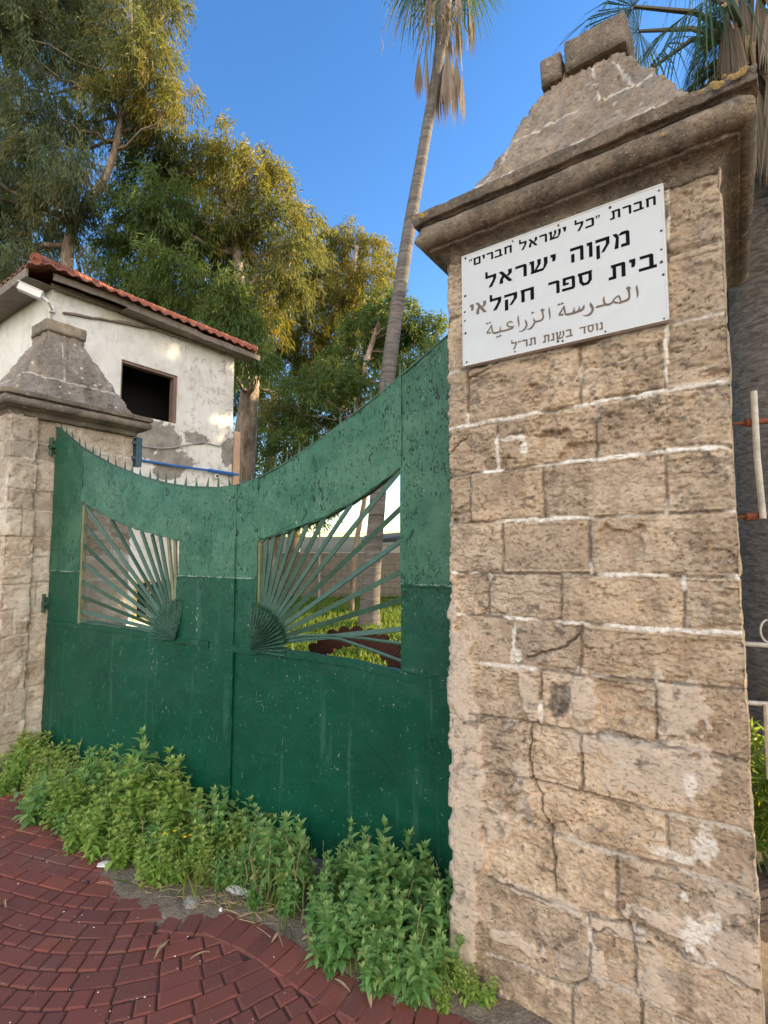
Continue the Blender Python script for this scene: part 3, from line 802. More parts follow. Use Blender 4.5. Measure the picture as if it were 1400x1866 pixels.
def cap_block(name, mat, parent, O, u0, u1, w0, w1, z0, z1, seed, n=14):
    V = []; Fc = []
    # a box gridded and roughened
    mb = MB()
    r = rng(seed)
    def P(u, w, z): return O + DR * u + DN * w + Z * z
    pts = {}
    def face(o, a, b):
        base = mb.n; vs_ = []
        for i in range(n + 1):
            for j in range(n + 1):
                q = o + a * i / n + b * j / n
                vs_.append(q)
        mb.add(vs_, [[i * (n + 1) + j, (i + 1) * (n + 1) + j, (i + 1) * (n + 1) + j + 1, i * (n + 1) + j + 1] for i in range(n) for j in range(n)])
    o = np.array([u0, w0, z0]); a = np.array([u1 - u0, 0, 0]); b = np.array([0, w1 - w0, 0]); c = np.array([0, 0, z1 - z0])
    face(o, b, a); face(o + c, a, b); face(o, a, c); face(o + b, c, a); face(o, c, b); face(o + a, b, c)
    V = np.concatenate(mb.v)
    ctr = o + (a + b + c) / 2
    half = np.abs((a + b + c) / 2)
    q = (V - ctr) / half
    # round the arrises, roughen
    rr = np.sort(np.abs(q), axis=1)[:, 1]
    sh = 1 - .07 * sstep(.75, 1.0, rr)
    q = q * sh[:, None]
    V2 = ctr + q * half
    nzz = (fbm(V[:, 0] * 25 + V[:, 2] * 13, V[:, 1] * 25 + V[:, 2] * 17, seed, 4) - .5) * .018
    V2 = V2 + (V2 - ctr) / (np.linalg.norm(V2 - ctr, axis=1)[:, None] + 1e-6) * nzz[:, None]
    W = O + V2[:, :1] * DR + V2[:, 1:2] * DN + V2[:, 2:] * Z
    col = np.tile([0, 0, 0, .45], (len(W), 1))
    return put(name, W, mb.f, mat, parent, smooth=True, color=col)
cap_block('capstone', M['cornice'], near, A0, .455, .735, .335, .71, 4.005, 4.165, 5)
o = cap_block('capstone', M['cornice'], near, A0, .345, .447, .335, .70, 3.995, 4.135, 6)

# far pillar; its gate-side face is the one in view
FO = E0 - DR * 1.04 - DN * .33
far = thing('gate_pillar', 'smaller looking far grey-cream stone gate pillar at the left, no sign on it', 'gate pillar', FO + DR * .52 + DN * .52, 'stone gate pillars')
zs_far = [0.05, .22, .45, .62, .83, 1.05, 1.26, 1.47, 1.68, 1.85, 2.07, 2.24, 2.5, 2.64, 2.9]
def far_full(S, Zg):
    h, mo, st, ti = course_face(S, Zg, zs_far, 521, .8, (.2, .45))
    pl = sstep(.56, .66, fbm(S * 3, Zg * 3, 77, 4)) * .8 + sstep(1.1, .5, Zg) * .35 * sstep(.4, .6, fbm(S * 5, Zg * 5, 78, 3))
    st = np.maximum(st, sstep(2.45, 2.8, Zg + .2 * (fbm(S * 6, Zg * 4, 79, 3) - .5)) * .3)
    for poly in ([(1.26, 2.8), (1.29, 2.66), (1.27, 2.56), (1.29, 2.45), (1.25, 2.3)], [(1.25, 1.3), (1.3, 1.2), (1.27, 1.05)]):
        D = seg_dist(S, Zg, poly, .012, 5); c = sstep(.009, .003, D); st = np.maximum(st, c); h = h - .015 * c
    return h, mo, np.clip(pl, 0, 1), st, ti
stone_shaft('shaft', M['stone_far'], far, FO, [(0, 0), (1.04, 0), (1.04, .205), (1.0, .215), (1.0, 1.04), (0, 1.04)], -.03, 2.86, .009, 0, [.012, .01, .006, .01, .03, .03], None, far_full)
loft_square('cornice', M['cornice_far'], far, FO, .52, .52, cornice_profile(.515, 2.85, 3.035, .11), 50, .003, 27, seam=6, crust=.7)
loft_square('pyramid', M['pyramid_far'], far, FO, .52, .52, [(.51, 3.03), (.49, 3.075), (.385, 3.27), (.27, 3.5), (.19, 3.655), (.165, 3.70), (.16, 3.77)], 44, .012, 37, joints=[(3.26,)], crust=.3)
cap_block('capstone', M['cornice_far'], far, FO, .335, .705, .335, .70, 3.765, 3.885, 9)

# lichen on the near cornice
def lichen():
    mb = MB(); r = rng(8)
    for (u, z, rr, k) in ((1.0, 3.235, .012, 1), (.885, 3.15, .014, 1), (1.075, 3.24, .012, 14), (-.06, 3.235, .012, 5), (.0, 3.24, .006, 1)):
        for j in range(k):
            uu = u + (r.normal(0, .035) if k > 1 else 0); zz = z + (r.normal(0, .008) if k > 1 else 0); R_ = rr * r.uniform(.5, 1.1)
            oo = .126 if zz > 3.2 else .118
            c = A0 + DR * uu - DN * oo + Z * zz
            n = 12; V = [c - DN * .004] + [c + (DR * math.cos(a) * R_ * r.uniform(.8, 1.15) + Z * math.sin(a) * R_ * r.uniform(.7, 1.1)) for a in np.linspace(0, 2 * math.pi, n, endpoint=False)]
            mb.add(V, [[0, 1 + q, 1 + (q + 1) % n] for q in range(n)])
    o = mb.build('lichen', simple('ochre_lichen', (.3, .2, .07), .95, .5, 120, .8), near)
lichen()

# ------------------------------------------------------------------ sign
def sgn(u, z, o): return A0 + DR * u - DN * o + Z * z
sign = thing('sign_board', 'white enamel sign with black Hebrew and brown Arabic lettering on the near pillar', 'sign', sgn(.485, 2.54, .02))
SU0, SU1, SZ0, SZ1 = .0962, .8735, 2.541, 3.034
mb = MB(); mb.box(sgn(SU0, SZ0, .004), DR * (SU1 - SU0), Z * (SZ1 - SZ0), -DN * .026)
pan = mb.build('panel', M['white'], sign)
mb = MB()
for (u0, u1, z0, z1) in ((SU0 - .002, SU1 + .002, SZ0 - .002, SZ0 + .003), (SU0 - .002, SU1 + .002, SZ1 - .003, SZ1 + .002), (SU0 - .002, SU0 + .003, SZ0, SZ1), (SU1 - .003, SU1 + .002, SZ0, SZ1)):
    mb.box(sgn(u0, z0, .003), DR * (u1 - u0), Z * (z1 - z0), -DN * .0286)
mb.build('rim', M['sign_edge'], sign)
HEB = {
 'ח': (.86, [[(.02, .8), (.8, .8), (.8, 1), (.02, 1), (.06, .9)], [(.6, 0), (.8, 0), (.8, .8), (.6, .8)], [(.07, 0), (.27, 0), (.27, .8), (.07, .8)]]),
 'ב': (.84, [[(.04, .8), (.5, .8), (.7, .8), (.7, .92), (.6, 1), (.04, 1), (.08, .9)], [(.5, .2), (.7, .2), (.7, .8), (.5, .8)], [(0, 0), (.84, 0), (.84, .2), (0, .2)]]),
 'ר': (.74, [[(0, .8), (.72, .8), (.72, .9), (.6, 1), (0, 1), (.05, .9)], [(.52, 0), (.72, 0), (.72, .8), (.52, .8)]]),
 'ת': (.9, [[(.12, .8), (.86, .8), (.86, .92), (.78, 1), (.12, 1), (.16, .9)], [(.66, 0), (.86, 0), (.86, .8), (.66, .8)], [(.22, .2), (.4, .2), (.4, .8), (.22, .8)], [(0, 0), (.4, 0), (.4, .2), (.02, .2)]]),
 'כ': (.74, [[(.04, .8), (.72, .8), (.72, .88), (.6, 1), (.04, 1), (.08, .9)], [(.52, .2), (.72, .2), (.72, .8), (.52, .8)], [(0, 0), (.6, 0), (.72, .12), (.72, .2), (0, .2)]]),
 'ל': (.74, [[(.0, .8), (.16, .8), (.16, 1.32), (.0, 1.38)], [(.16, .8), (.72, .8), (.72, 1), (.16, 1)], [(.5, .8), (.72, .8), (.7, .6), (.42, 0), (.2, 0), (.5, .6)]]),
 'י': (.34, [[(0, .8), (.32, .8), (.32, 1), (0, 1), (.04, .9)], [(.12, .45), (.26, .45), (.32, .62), (.32, .8), (.12, .8)]]),
 'ש': (1.1, [[(0, .8), (.3, .8), (.3, 1), (0, 1), (.04, .9)], [(.1, .8), (.12, .2), (.3, .2), (.3, .8)], [(.08, 0), (.82, 0), (.95, .2), (.1, .2)], [(.8, .2), (.95, .2), (1.08, .5), (1.08, 1), (.86, 1), (.88, .55)], [(.3, .2), (.44, .2), (.68, .6), (.7, 1), (.48, 1), (.5, .62)]]),
 'א': (.9, [[(.0, 1), (.24, 1), (.88, 0), (.64, 0)], [(.6, 1), (.84, 1), (.84, .66), (.62, .46), (.52, .58), (.62, .7)], [(.04, 0), (.28, 0), (.28, .32), (.38, .5), (.24, .68), (.08, .38)]]),
 'ם': (.8, [[(.0, .8), (.78, .8), (.78, 1), (.0, 1)], [(.58, .2), (.78, .2), (.78, .8), (.58, .8)], [(.04, 0), (.78, 0), (.78, .2), (.04, .2)], [(.04, .2), (.24, .2), (.24, .8), (.04, .8)]]),
 'מ': (.95, [[(0, 1), (.22, 1), (.34, .74), (.3, 0), (.08, 0), (.18, .68)], [(.36, .8), (.9, .8), (.9, .88), (.78, 1), (.5, 1), (.3, .86)], [(.7, .2), (.9, .2), (.9, .8), (.7, .8)], [(.44, 0), (.9, 0), (.9, .2), (.44, .2)]]),
 'ק': (.84, [[(.0, .8), (.8, .8), (.8, 1), (.0, 1), (.04, .9)], [(.6, .8), (.8, .8), (.8, .55), (.5, .06), (.32, .06), (.6, .55)], [(.06, -.3), (.26, -.28), (.26, .6), (.06, .6)]]),
 'ו': (.36, [[(0, .8), (.34, .8), (.34, 1), (0, 1), (.04, .9)], [(.14, 0), (.34, 0), (.34, .8), (.14, .8)]]),
 'ה': (.84, [[(.0, .8), (.8, .8), (.8, .92), (.72, 1), (.0, 1), (.04, .9)], [(.6, 0), (.8, 0), (.8, .8), (.6, .8)], [(.07, 0), (.27, 0), (.27, .58), (.07, .58)]]),
 'פ': (.84, [[(.05, .8), (.8, .8), (.8, .9), (.7, 1), (.05, 1)], [(.6, .2), (.8, .2), (.8, .8), (.6, .8)], [(0, 0), (.7, 0), (.8, .12), (.8, .2), (0, .2)], [(.05, .58), (.24, .58), (.24, .8), (.05, .8)], [(.05, .42), (.42, .42), (.42, .58), (.05, .58)]]),
 'ס': (.86, [[(.0, .8), (.8, .8), (.86, 1), (.0, 1)], [(.08, .3), (.28, .34), (.26, .8), (.06, .8)], [(.62, .34), (.82, .3), (.82, .8), (.62, .8)], [(.08, .3), (.28, 0), (.62, 0), (.82, .3), (.62, .34), (.52, .2), (.36, .2), (.28, .34)]]),
 'נ': (.48, [[(.1, .8), (.44, .8), (.44, 1), (.1, 1)], [(.24, .2), (.44, .2), (.44, .8), (.24, .8)], [(0, 0), (.44, 0), (.44, .2), (0, .2)]]),
 'ד': (.84, [[(.0, .8), (.82, .8), (.82, 1), (.0, 1), (.04, .9)], [(.54, 0), (.74, 0), (.74, .8), (.54, .8)]]),
 '"': (.34, [[(.0, .7), (.07, .7), (.14, 1.02), (.0, 1.02)], [(.2, .7), (.27, .7), (.34, 1.02), (.2, 1.02)]]),
}
INKO = .0308
def word(txt, u0, u1, z0, z1, mat, gap=.13):
    """right to left word; u0..u1 its extent, z0 baseline, z1 top of the plain letters"""
    tot = sum(HEB[c][0] for c in txt) + gap * (len(txt) - 1)
    x = tot; mb = MB(); k = 0
    for c in txt:
        w, polys = HEB[c]; x -= w
        for p in polys:
            k += 1; oo = INKO + .00012 * (k % 3)
            P = [sgn(u0 + (x + a) / tot * (u1 - u0), z0 + b * (z1 - z0), oo) for a, b in p]
            n = len(P); P2 = [q + DN * .001 for q in P]
            mb.add(P + P2, [list(range(n)), list(range(n, 2 * n))[::-1]] + [[(q + 1) % n, q, n + q, n + (q + 1) % n] for q in range(n)])
        x -= gap
    return mb
def letters(words, mat):
    for w in words: word(*w[:5], mat).build('word', mat, sign)
letters([('חברת', .700, .853, 2.9665, 3.000), ('"כל', .574, .666, 2.968, 3.0025), ('ישראל', .354, .5425, 2.970, 3.0045), ('חברים"', .130, .325, 2.9765, 3.0095)], M['ink'])
letters([('מקוה', .553, .766, 2.850, 2.908), ('ישראל', .204, .501, 2.856, 2.9085)], M['ink'])
letters([('בית', .6875, .8454, 2.738, 2.793), ('ספר', .4667, .633, 2.746, 2.7985), ('חקל', .222, .4149, 2.7495, 2.802)], M['ink'])
letters([('אי', .130, .209, 2.754, 2.805)], M['ink_brown'])
letters([('נוסד', .580, .664, 2.5595, 2.5875), ('בשנת', .4408, .555, 2.561, 2.5905), ('תר"ל', .3126, .4146, 2.5625, 2.5925)], M['ink_brown'])
def brush(strokes, s, o):
    mb = MB(); k = 0
    for st in strokes:
        k += 1
        pts = np.array([face_uv(o[0] + p[0] / s, o[1] + p[1] / s, INKO) for p in st]); w = np.array([p[2] for p in st]) / s * .00182
        # smooth the centre line
        t = np.arange(len(pts)); tt = np.linspace(0, len(pts) - 1, (len(pts) - 1) * 4 + 1)
        pu = np.interp(tt, t, pts[:, 0]); pz = np.interp(tt, t, pts[:, 1]); pw = np.interp(tt, t, w)
        for _ in range(3):
            pu[1:-1] = (pu[:-2] + 2 * pu[1:-1] + pu[2:]) / 4; pz[1:-1] = (pz[:-2] + 2 * pz[1:-1] + pz[2:]) / 4
        du = np.gradient(pu); dz = np.gradient(pz); L = np.hypot(du, dz) + 1e-9
        V = []
        for i in range(len(pu)):
            a = np.array([-dz[i], du[i]]) / L[i] * pw[i] / 2
            V += [sgn(pu[i] + a[0], pz[i] + a[1], INKO + .00012 * k), sgn(pu[i] - a[0], pz[i] - a[1], INKO + .00012 * k)]
        mb.add(V, [[2 * i, 2 * i + 1, 2 * i + 3, 2 * i + 2] for i in range(len(pu) - 1)])
    mb.build('word', M['ink_brown'], sign)
brush([[(1247, 70, 5), (1235, 105, 30), (1252, 170, 34), (1256, 230, 25), (1246, 275, 4)],
       [(1075, 132, 8), (1112, 118, 60), (1155, 125, 8)],
       [(1108, 105, 20), (1115, 130, 45), (1127, 190, 32), (1132, 250, 32), (1118, 292, 40), (1060, 316, 36), (1000, 335, 36), (975, 350, 30)],
       [(990, 345, 10), (930, 340, 34), (880, 325, 30), (905, 280, 28), (970, 232, 28), (985, 262, 24), (1000, 315, 26)],
       [(890, 320, 30), (850, 358, 36), (780, 378, 36), (750, 335, 32), (742, 290, 32), (752, 242, 4)], [(775, 370, 30), (700, 390, 32), (640, 403, 36), (624, 420, 6)],
       [(545, 338, 8), (552, 380, 45), (583, 420, 40), (574, 475, 38), (535, 520, 38), (480, 538, 18), (430, 530, 4)],
       [(453, 368, 5), (445, 410, 36), (425, 448, 40), (385, 462, 36), (320, 488, 36), (240, 510, 36), (178, 520, 34), (164, 490, 28), (156, 440, 30), (152, 382, 5)],
       [(385, 388, 4), (374, 455, 36)], [(306, 408, 4), (294, 480, 36)],
       [(152, 385, 8), (120, 450, 24), (82, 508, 28), (70, 535, 10)], [(68, 528, 16), (140, 516, 32)], [(52, 378, 8), (75, 368, 34), (98, 360, 8)], [(100, 362, 8), (122, 352, 34), (146, 344, 8)]], 8.235, (1010, 510))
brush([[(1272, 90, 4), (1255, 130, 28), (1268, 200, 36), (1278, 270, 26), (1270, 328, 4)],
       [(1095, 158, 8), (1138, 145, 60), (1182, 152, 8)],
       [(1120, 125, 14), (1138, 150, 50), (1142, 200, 34), (1155, 270, 34), (1140, 322, 40), (1080, 348, 36), (1010, 363, 36), (985, 338, 36), (975, 292, 6)],
       [(1000, 362, 36), (972, 430, 38), (930, 480, 40), (890, 500, 24), (850, 495, 6)], [(930, 205, 8), (960, 198, 50), (990, 188, 8)],
       [(820, 318, 6), (838, 365, 42), (856, 410, 36), (840, 460, 36), (800, 513, 36), (750, 540, 18), (695, 530, 4)],
       [(706, 238, 4), (690, 280, 28), (702, 350, 34), (712, 410, 26), (706, 465, 4)],
       [(602, 378, 10), (560, 355, 28), (510, 375, 26), (485, 412, 30), (520, 450, 32), (580, 458, 26), (628, 436, 6)],
       [(612, 470, 26), (540, 495, 36), (450, 524, 36), (375, 535, 34), (364, 500, 28), (378, 435, 5)], [(375, 538, 34), (300, 560, 36), (247, 575, 34), (227, 530, 30), (214, 470, 30), (212, 408, 5)],
       [(212, 412, 8), (175, 490, 24), (140, 545, 30), (125, 578, 10)], [(125, 572, 16), (200, 558, 30)], [(105, 402, 8), (130, 394, 34), (152, 385, 8)], [(158, 386, 8), (180, 378, 34), (202, 368, 8)], [(295, 644, 8), (320, 634, 36), (344, 626, 8)], [(346, 626, 8), (370, 616, 36), (394, 604, 8)]], 10.0, (875, 550))
for i, (u, z) in enumerate([[.8615, 3.0137], [.7014, 3.0166], [.5129, 3.0195], [.3269, 3.0222], [.1127, 3.0218], [.8635, 2.8642], [.8615, 2.7961], [.8599, 2.751], [.864, 2.7041], [.8606, 2.5459], [.109, 2.852], [.1066, 2.7806], [.1061, 2.7413], [.1083, 2.6845], [.1125, 2.5551], [.6709, 2.5487], [.4994, 2.5537], [.5171, 2.5507], [.3276, 2.552]]):
    mb = MB(); c = sgn(u, z, .0298)
    rr = (.0035, .0052, .0042)[i % 3]
    mb.tube([c, c - DN * .0018, c - DN * .003], [rr, rr, rr * .5], 10)
    mb.build('bolt', M['bolt'], sign)

# ------------------------------------------------------------------ gate leaves
def gp(t, z, o=0.0): return GP + GD * t + GM * o + Z * z
TOPT = [-3.77, -3.739, -3.358, -2.978, -2.634, -2.32, -2.033, -1.768, -1.619, -1.454, -1.21, -.885, -.52, -.319, -.208, .06]
TOPZ = [2.805, 2.789, 2.57, 2.411, 2.3, 2.222, 2.177, 2.155, 2.16, 2.187, 2.269, 2.42, 2.617, 2.742, 2.809, 2.98]
def top_z(t): return np.interp(t, TOPT, TOPZ)
WLT, WLZ = [-3.325, -2.95, -2.611, -2.302, -2.139], [2.137, 1.988, 1.892, 1.836, 1.807]
WRT, WRZ = [-1.42, -1.16, -.919, -.695, -.52, -.415], [1.803, 1.865, 1.934, 2.025, 2.122, 2.188]
def plate(name, t0, t1, zlo, zhi, o, parent, th=.004, paleness=1.0, seed=1, dent=.009, res=.02, mat=None):
    nt = max(2, int((t1 - t0) / res)); nz = max(2, int(1.2 / res))
    T = np.linspace(t0, t1, nt + 1); q = np.linspace(0, 1, nz + 1)
    lo = np.array([zlo(x) if callable(zlo) else zlo for x in T]); hi = np.array([zhi(x) if callable(zhi) else zhi for x in T])
    TT, Q = np.meshgrid(T, q); ZZ = lo[None] + (hi - lo)[None] * Q
    bump = dent * ((fbm(TT * 3, ZZ * 3, seed, 3) - .5) * 2 + .35 * (fbm(TT * 14, ZZ * 14, seed + 1, 3) - .5))
    edge = np.minimum(np.minimum(TT - t0, t1 - TT), np.minimum(ZZ - lo[None], hi[None] - ZZ))
    bump = bump + (vnoise(TT * 25, ZZ * 25, seed + 2) - .5) * .006 * sstep(.03, 0, edge)
    fr = GP + TT[..., None] * GD + (o + bump)[..., None] * GM + ZZ[..., None] * Z
    bk = fr + GM * th
    n1, n2 = TT.shape; i = np.arange(n1 * n2).reshape(n1, n2); N = n1 * n2
    F1 = np.stack([i[:-1, :-1], i[:-1, 1:], i[1:, 1:], i[1:, :-1]], -1).reshape(-1, 4)
    F2 = F1[:, ::-1] + N
    rim = []
    for e in (i[0], i[:, -1], i[-1][::-1], i[:, 0][::-1]):
        rim.append(np.stack([e[1:], e[:-1], e[:-1] + N, e[1:] + N], -1))
    Fq = np.concatenate([F1, F2] + rim)
    return put(name, np.concatenate([fr.reshape(-1, 3), bk.reshape(-1, 3)]), Fq, mat or M['gate'], parent, smooth=False, attrs={'paleness': np.full(2 * N, paleness)})

gl = thing('gate_leaf', 'left leaf of the peeling green metal gate, hinged on the far pillar', 'gate leaf', gp(-3.75, 0), 'leaves of the green gate')
gr = thing('gate_leaf', 'right leaf of the peeling green metal gate, beside the near pillar', 'gate leaf', gp(0.02, 0), 'leaves of the green gate')
wl = lambda x: float(np.interp(x, WLT, WLZ)); wr = lambda x: float(np.interp(x, WRT, WRZ)); tz = lambda x: float(top_z(x))
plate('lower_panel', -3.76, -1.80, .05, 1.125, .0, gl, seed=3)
plate('hinge_strip', -3.76, -3.325, 1.13, 1.555, .004, gl, paleness=.35, seed=4); plate('hinge_strip', -3.76, -3.325, 1.55, tz, .001, gl, paleness=.3, seed=5)
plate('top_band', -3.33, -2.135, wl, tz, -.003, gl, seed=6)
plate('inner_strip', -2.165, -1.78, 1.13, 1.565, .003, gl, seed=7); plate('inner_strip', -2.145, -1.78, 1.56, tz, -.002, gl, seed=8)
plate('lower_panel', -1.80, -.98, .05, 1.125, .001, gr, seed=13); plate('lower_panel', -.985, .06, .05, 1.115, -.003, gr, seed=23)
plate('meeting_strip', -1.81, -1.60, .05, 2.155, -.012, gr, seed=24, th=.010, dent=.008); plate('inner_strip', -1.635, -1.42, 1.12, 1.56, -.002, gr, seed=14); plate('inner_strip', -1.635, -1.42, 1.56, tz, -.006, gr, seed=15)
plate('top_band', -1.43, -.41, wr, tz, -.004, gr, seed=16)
plate('outer_strip', -.42, .06, 1.11, 1.56, .002, gr, paleness=.55, seed=17); plate('outer_strip', -.42, .06, 1.555, tz, -.002, gr, paleness=.9, seed=18)
# rails: square tubes behind and the buckled flat under the windows
def rail(name, pts, w, th, o, parent, mat='gate', seed=0):
    pts = np.array(pts); r = rng(seed); n = 30
    t = np.linspace(pts[0, 0], pts[-1, 0], n); z = np.interp(t, pts[:, 0], pts[:, 1]) + r.normal(0, .003, n)
    oo = o + r.normal(0, .0025, n)
    V = []
    for k in range(n):
        V += [gp(t[k], z[k] - w / 2, oo[k]), gp(t[k], z[k] + w / 2, oo[k]), gp(t[k], z[k] + w / 2, oo[k] + th), gp(t[k], z[k] - w / 2, oo[k] + th)]
    F = [[4 * k + a, 4 * k + (a + 1) % 4, 4 * k + 4 + (a + 1) % 4, 4 * k + 4 + a] for k in range(n - 1) for a in range(4)] + [[0, 1, 2, 3][::-1], [4 * n - 4, 4 * n - 3, 4 * n - 2, 4 * n - 1]]
    return put(name, V, F, M[mat], parent, attrs={'paleness': np.full(len(V), .3)})
rail('rail', [(-3.74, 1.135), (-2.9, 1.142), (-2.0, 1.132), (-1.82, 1.125)], .035, .03, -.012, gl, seed=1)
rail('rail', [(-1.6, 1.12), (-1.1, 1.135), (-.7, 1.125), (-.42, 1.1), (.05, 1.055)], .04, .03, -.014, gr, seed=2)
for pts, par in (([(a, b + .005) for a, b in zip(WLT, WLZ)], gl), ([(a, b + .004) for a, b in zip(WRT, WRZ)], gr)):
    rail('window_rail', pts, .022, .045, .002, par, 'hub', 3)
mbx = MB(); mbx.box(gp(-3.318, 1.15, .0), GD * .03, Z * .95, GM * .03); mbx.build('window_post', M['pale_bar'], gl)
mbx = MB(); mbx.box(gp(-1.425, 1.42, .004), GD * .022, Z * .37, GM * .03); mbx.build('window_post', M['pale_bar'], gr)
for t0, par in ((-3.72, gl), (-1.9, gl), (.0, gr)):
    mbx = MB(); mbx.box(gp(t0, .05, .008), GD * .04, Z * (top_z(t0) - .1), GM * .04); mbx.build('frame_post', M['bar'], par)
# top edge angle iron
for t0, t1, par in ((-3.76, -1.81, gl), (-1.81, .06, gr)):
    T = np.linspace(t0, t1, 40); mbx = MB(); V = []
    for t in T:
        z = top_z(t); V += [gp(t, z - .004, -.008), gp(t, z + .004, -.008), gp(t, z + .004, .03), gp(t, z - .004, .03)]
    mbx.add(V, [[4 * k + a, 4 * k + (a + 1) % 4, 4 * k + 4 + (a + 1) % 4, 4 * k + 4 + a] for k in range(39) for a in range(4)] + [[3, 2, 1, 0], [156, 157, 158, 159]])
    mbx.build('top_edge', M['bar'], par)
# spikes along the top
r = rng(4)
tt = -3.70; k = 0
SPK = []
while tt < .05:
    par = gl if tt < -1.80 else gr
    z0 = top_z(tt) + .002; lean = r.normal(0, .008); h = r.uniform(.07, .095)
    if 0.06 < r.random():
        mbx = MB(); w = .010
        c = gp(tt, z0, .012)
        mbx.add([c - GD * w - GM * .004, c + GD * w - GM * .004, c + GD * w + GM * .004, c - GD * w + GM * .004, c + Z * h + GD * lean], [[3, 2, 1, 0], [0, 1, 4], [1, 2, 4], [2, 3, 4], [3, 0, 4]])
        mbx.build('spike', M['bar'], par)
    tt += .085 + r.uniform(0, .03)
# sunray bars and their hubs
HL = np.array([-2.16, 1.16]); HR = np.array([-1.42, 1.16])
BL = [(-3.30, 2.098), (-3.295, 1.94), (-3.29, 1.776), (-3.30, 1.637), (-3.30, 1.49), (-3.294, 1.369), (-3.292, 1.253), (-3.286, 1.173), (-2.94, 1.964), (-2.723, 1.904), (-2.571, 1.867), (-2.455, 1.843), (-2.364, 1.828), (-2.276, 1.819), (-2.206, 1.815)]
BR = [(-1.356, 1.812), (-1.301, 1.822), (-1.226, 1.836), (-1.147, 1.856), (-1.05, 1.88), (-.926, 1.922), (-.743, 1.995), (-.431, 2.167), (-.421, 1.967), (-.422, 1.793), (-.422, 1.63), (-.423, 1.482), (-.423, 1.33)]
def ray_bar(a, b, par, mat, k, w=.027):
    a = np.array(a); b = np.array(b); o0, o1 = .014, .012
    e = b + (b - a) / np.linalg.norm(b - a) * .015
    s = a + (b - a) / np.linalg.norm(b - a) * .12
    p, q = gp(s[0], s[1], o0), gp(e[0], e[1], o1)
    mbx = MB(); up = GM + .55 * Z * ((k % 3) - 1) * .6
    mbx.bar(p, q, w, .008, up)
    mbx.bar(p + GM * .008, q + GM * .008, .006, .018, up)
    mbx.build('bar', mat, par)
for k, b in enumerate(BL): ray_bar(HL, b, gl, M['pale_bar'] if k in (13, 14) else M['bar'], k)
for k, b in enumerate(BR): ray_bar(HR, b, gr, M['bar'], k)
# two bent bars low in the right window
for pts in ([(-1.2, 1.215), (-1.05, 1.245), (-.85, 1.262), (-.65, 1.262), (-.42, 1.255)], [(-1.2, 1.19), (-1.05, 1.225), (-.9, 1.245), (-.8, 1.245), (-.6, 1.205), (-.42, 1.165)]):
    mbx = MB(); mbx.tube([gp(t, z, .012) for t, z in pts], .009, 6); mbx.build('bar', M['bar'], gr)
mbx = MB(); mbx.tube([gp(t, z, .01) for t, z in [(-3.29, 1.16), (-3.1, 1.19), (-2.7, 1.175), (-2.4, 1.15)]], .007, 6); mbx.build('bar', M['bar'], gl)
def hub(c, a0, a1, R_, par, seed):
    nA, nR = 200, 24; V = []
    r_ = rng(seed)
    for j in range(nR + 1):
        q = j / nR
        for i in range(nA + 1):
            a = a0 + (a1 - a0) * i / nA
            rr = R_ * (.02 + .98 * q) * (1 + .05 * math.sin(i * 1.9) * q)
            x, z = c[0] + rr * math.cos(a), c[1] + rr * math.sin(a)
            ridge = .020 * q ** .5 * math.cos((a - a0) * 16 * 2 * math.pi / (a1 - a0) + 1.2 * float(vnoise(a * 5, q * 3, seed))) + .022 * (float(fbm(x * 45, z * 45, seed, 3)) - .5)
            V.append(gp(x, z, -.006 + ridge - .02 * (1 - q)))
    F = [[j * (nA + 1) + i, j * (nA + 1) + i + 1, (j + 1) * (nA + 1) + i + 1, (j + 1) * (nA + 1) + i] for j in range(nR) for i in range(nA)]
    n = len(V); V2 = [v + GM * .02 for v in V]
    F += [[q + n for q in f[::-1]] for f in F]
    for j in range(nR):
        for i in (0, nA): F.append([j * (nA + 1) + i, (j + 1) * (nA + 1) + i, (j + 1) * (nA + 1) + i + n, j * (nA + 1) + i + n])
    for i in range(nA): F.append([nR * (nA + 1) + i, nR * (nA + 1) + i + 1, nR * (nA + 1) + i + 1 + n, nR * (nA + 1) + i + n])
    return put('hub', V, F, M['hub'], par, smooth=True)
hub(HL + [.03, -.03], math.pi * .46, math.pi * 1.03, .265, gl, 5)
hub(HR + [-.02, -.03], math.pi * .52, -math.pi * .03, .27, gr, 6)
# hinges on the far pillar and the latch
for z in (2.58, 1.24):
    mbx = MB(); c = gp(-3.80, z, .0); mbx.box(c - GD * .05, GD * .1, Z * .10, GM * .04); mbx.tube([c + Z * -.03 - GM * .012, c + Z * .13 - GM * .012], .016, 10)
    mbx.box(c - GD * .02 + Z * .035 - GM * .03, GD * .08, Z * .03, GM * .03)
    mbx.build('hinge', M['bar'], gl)

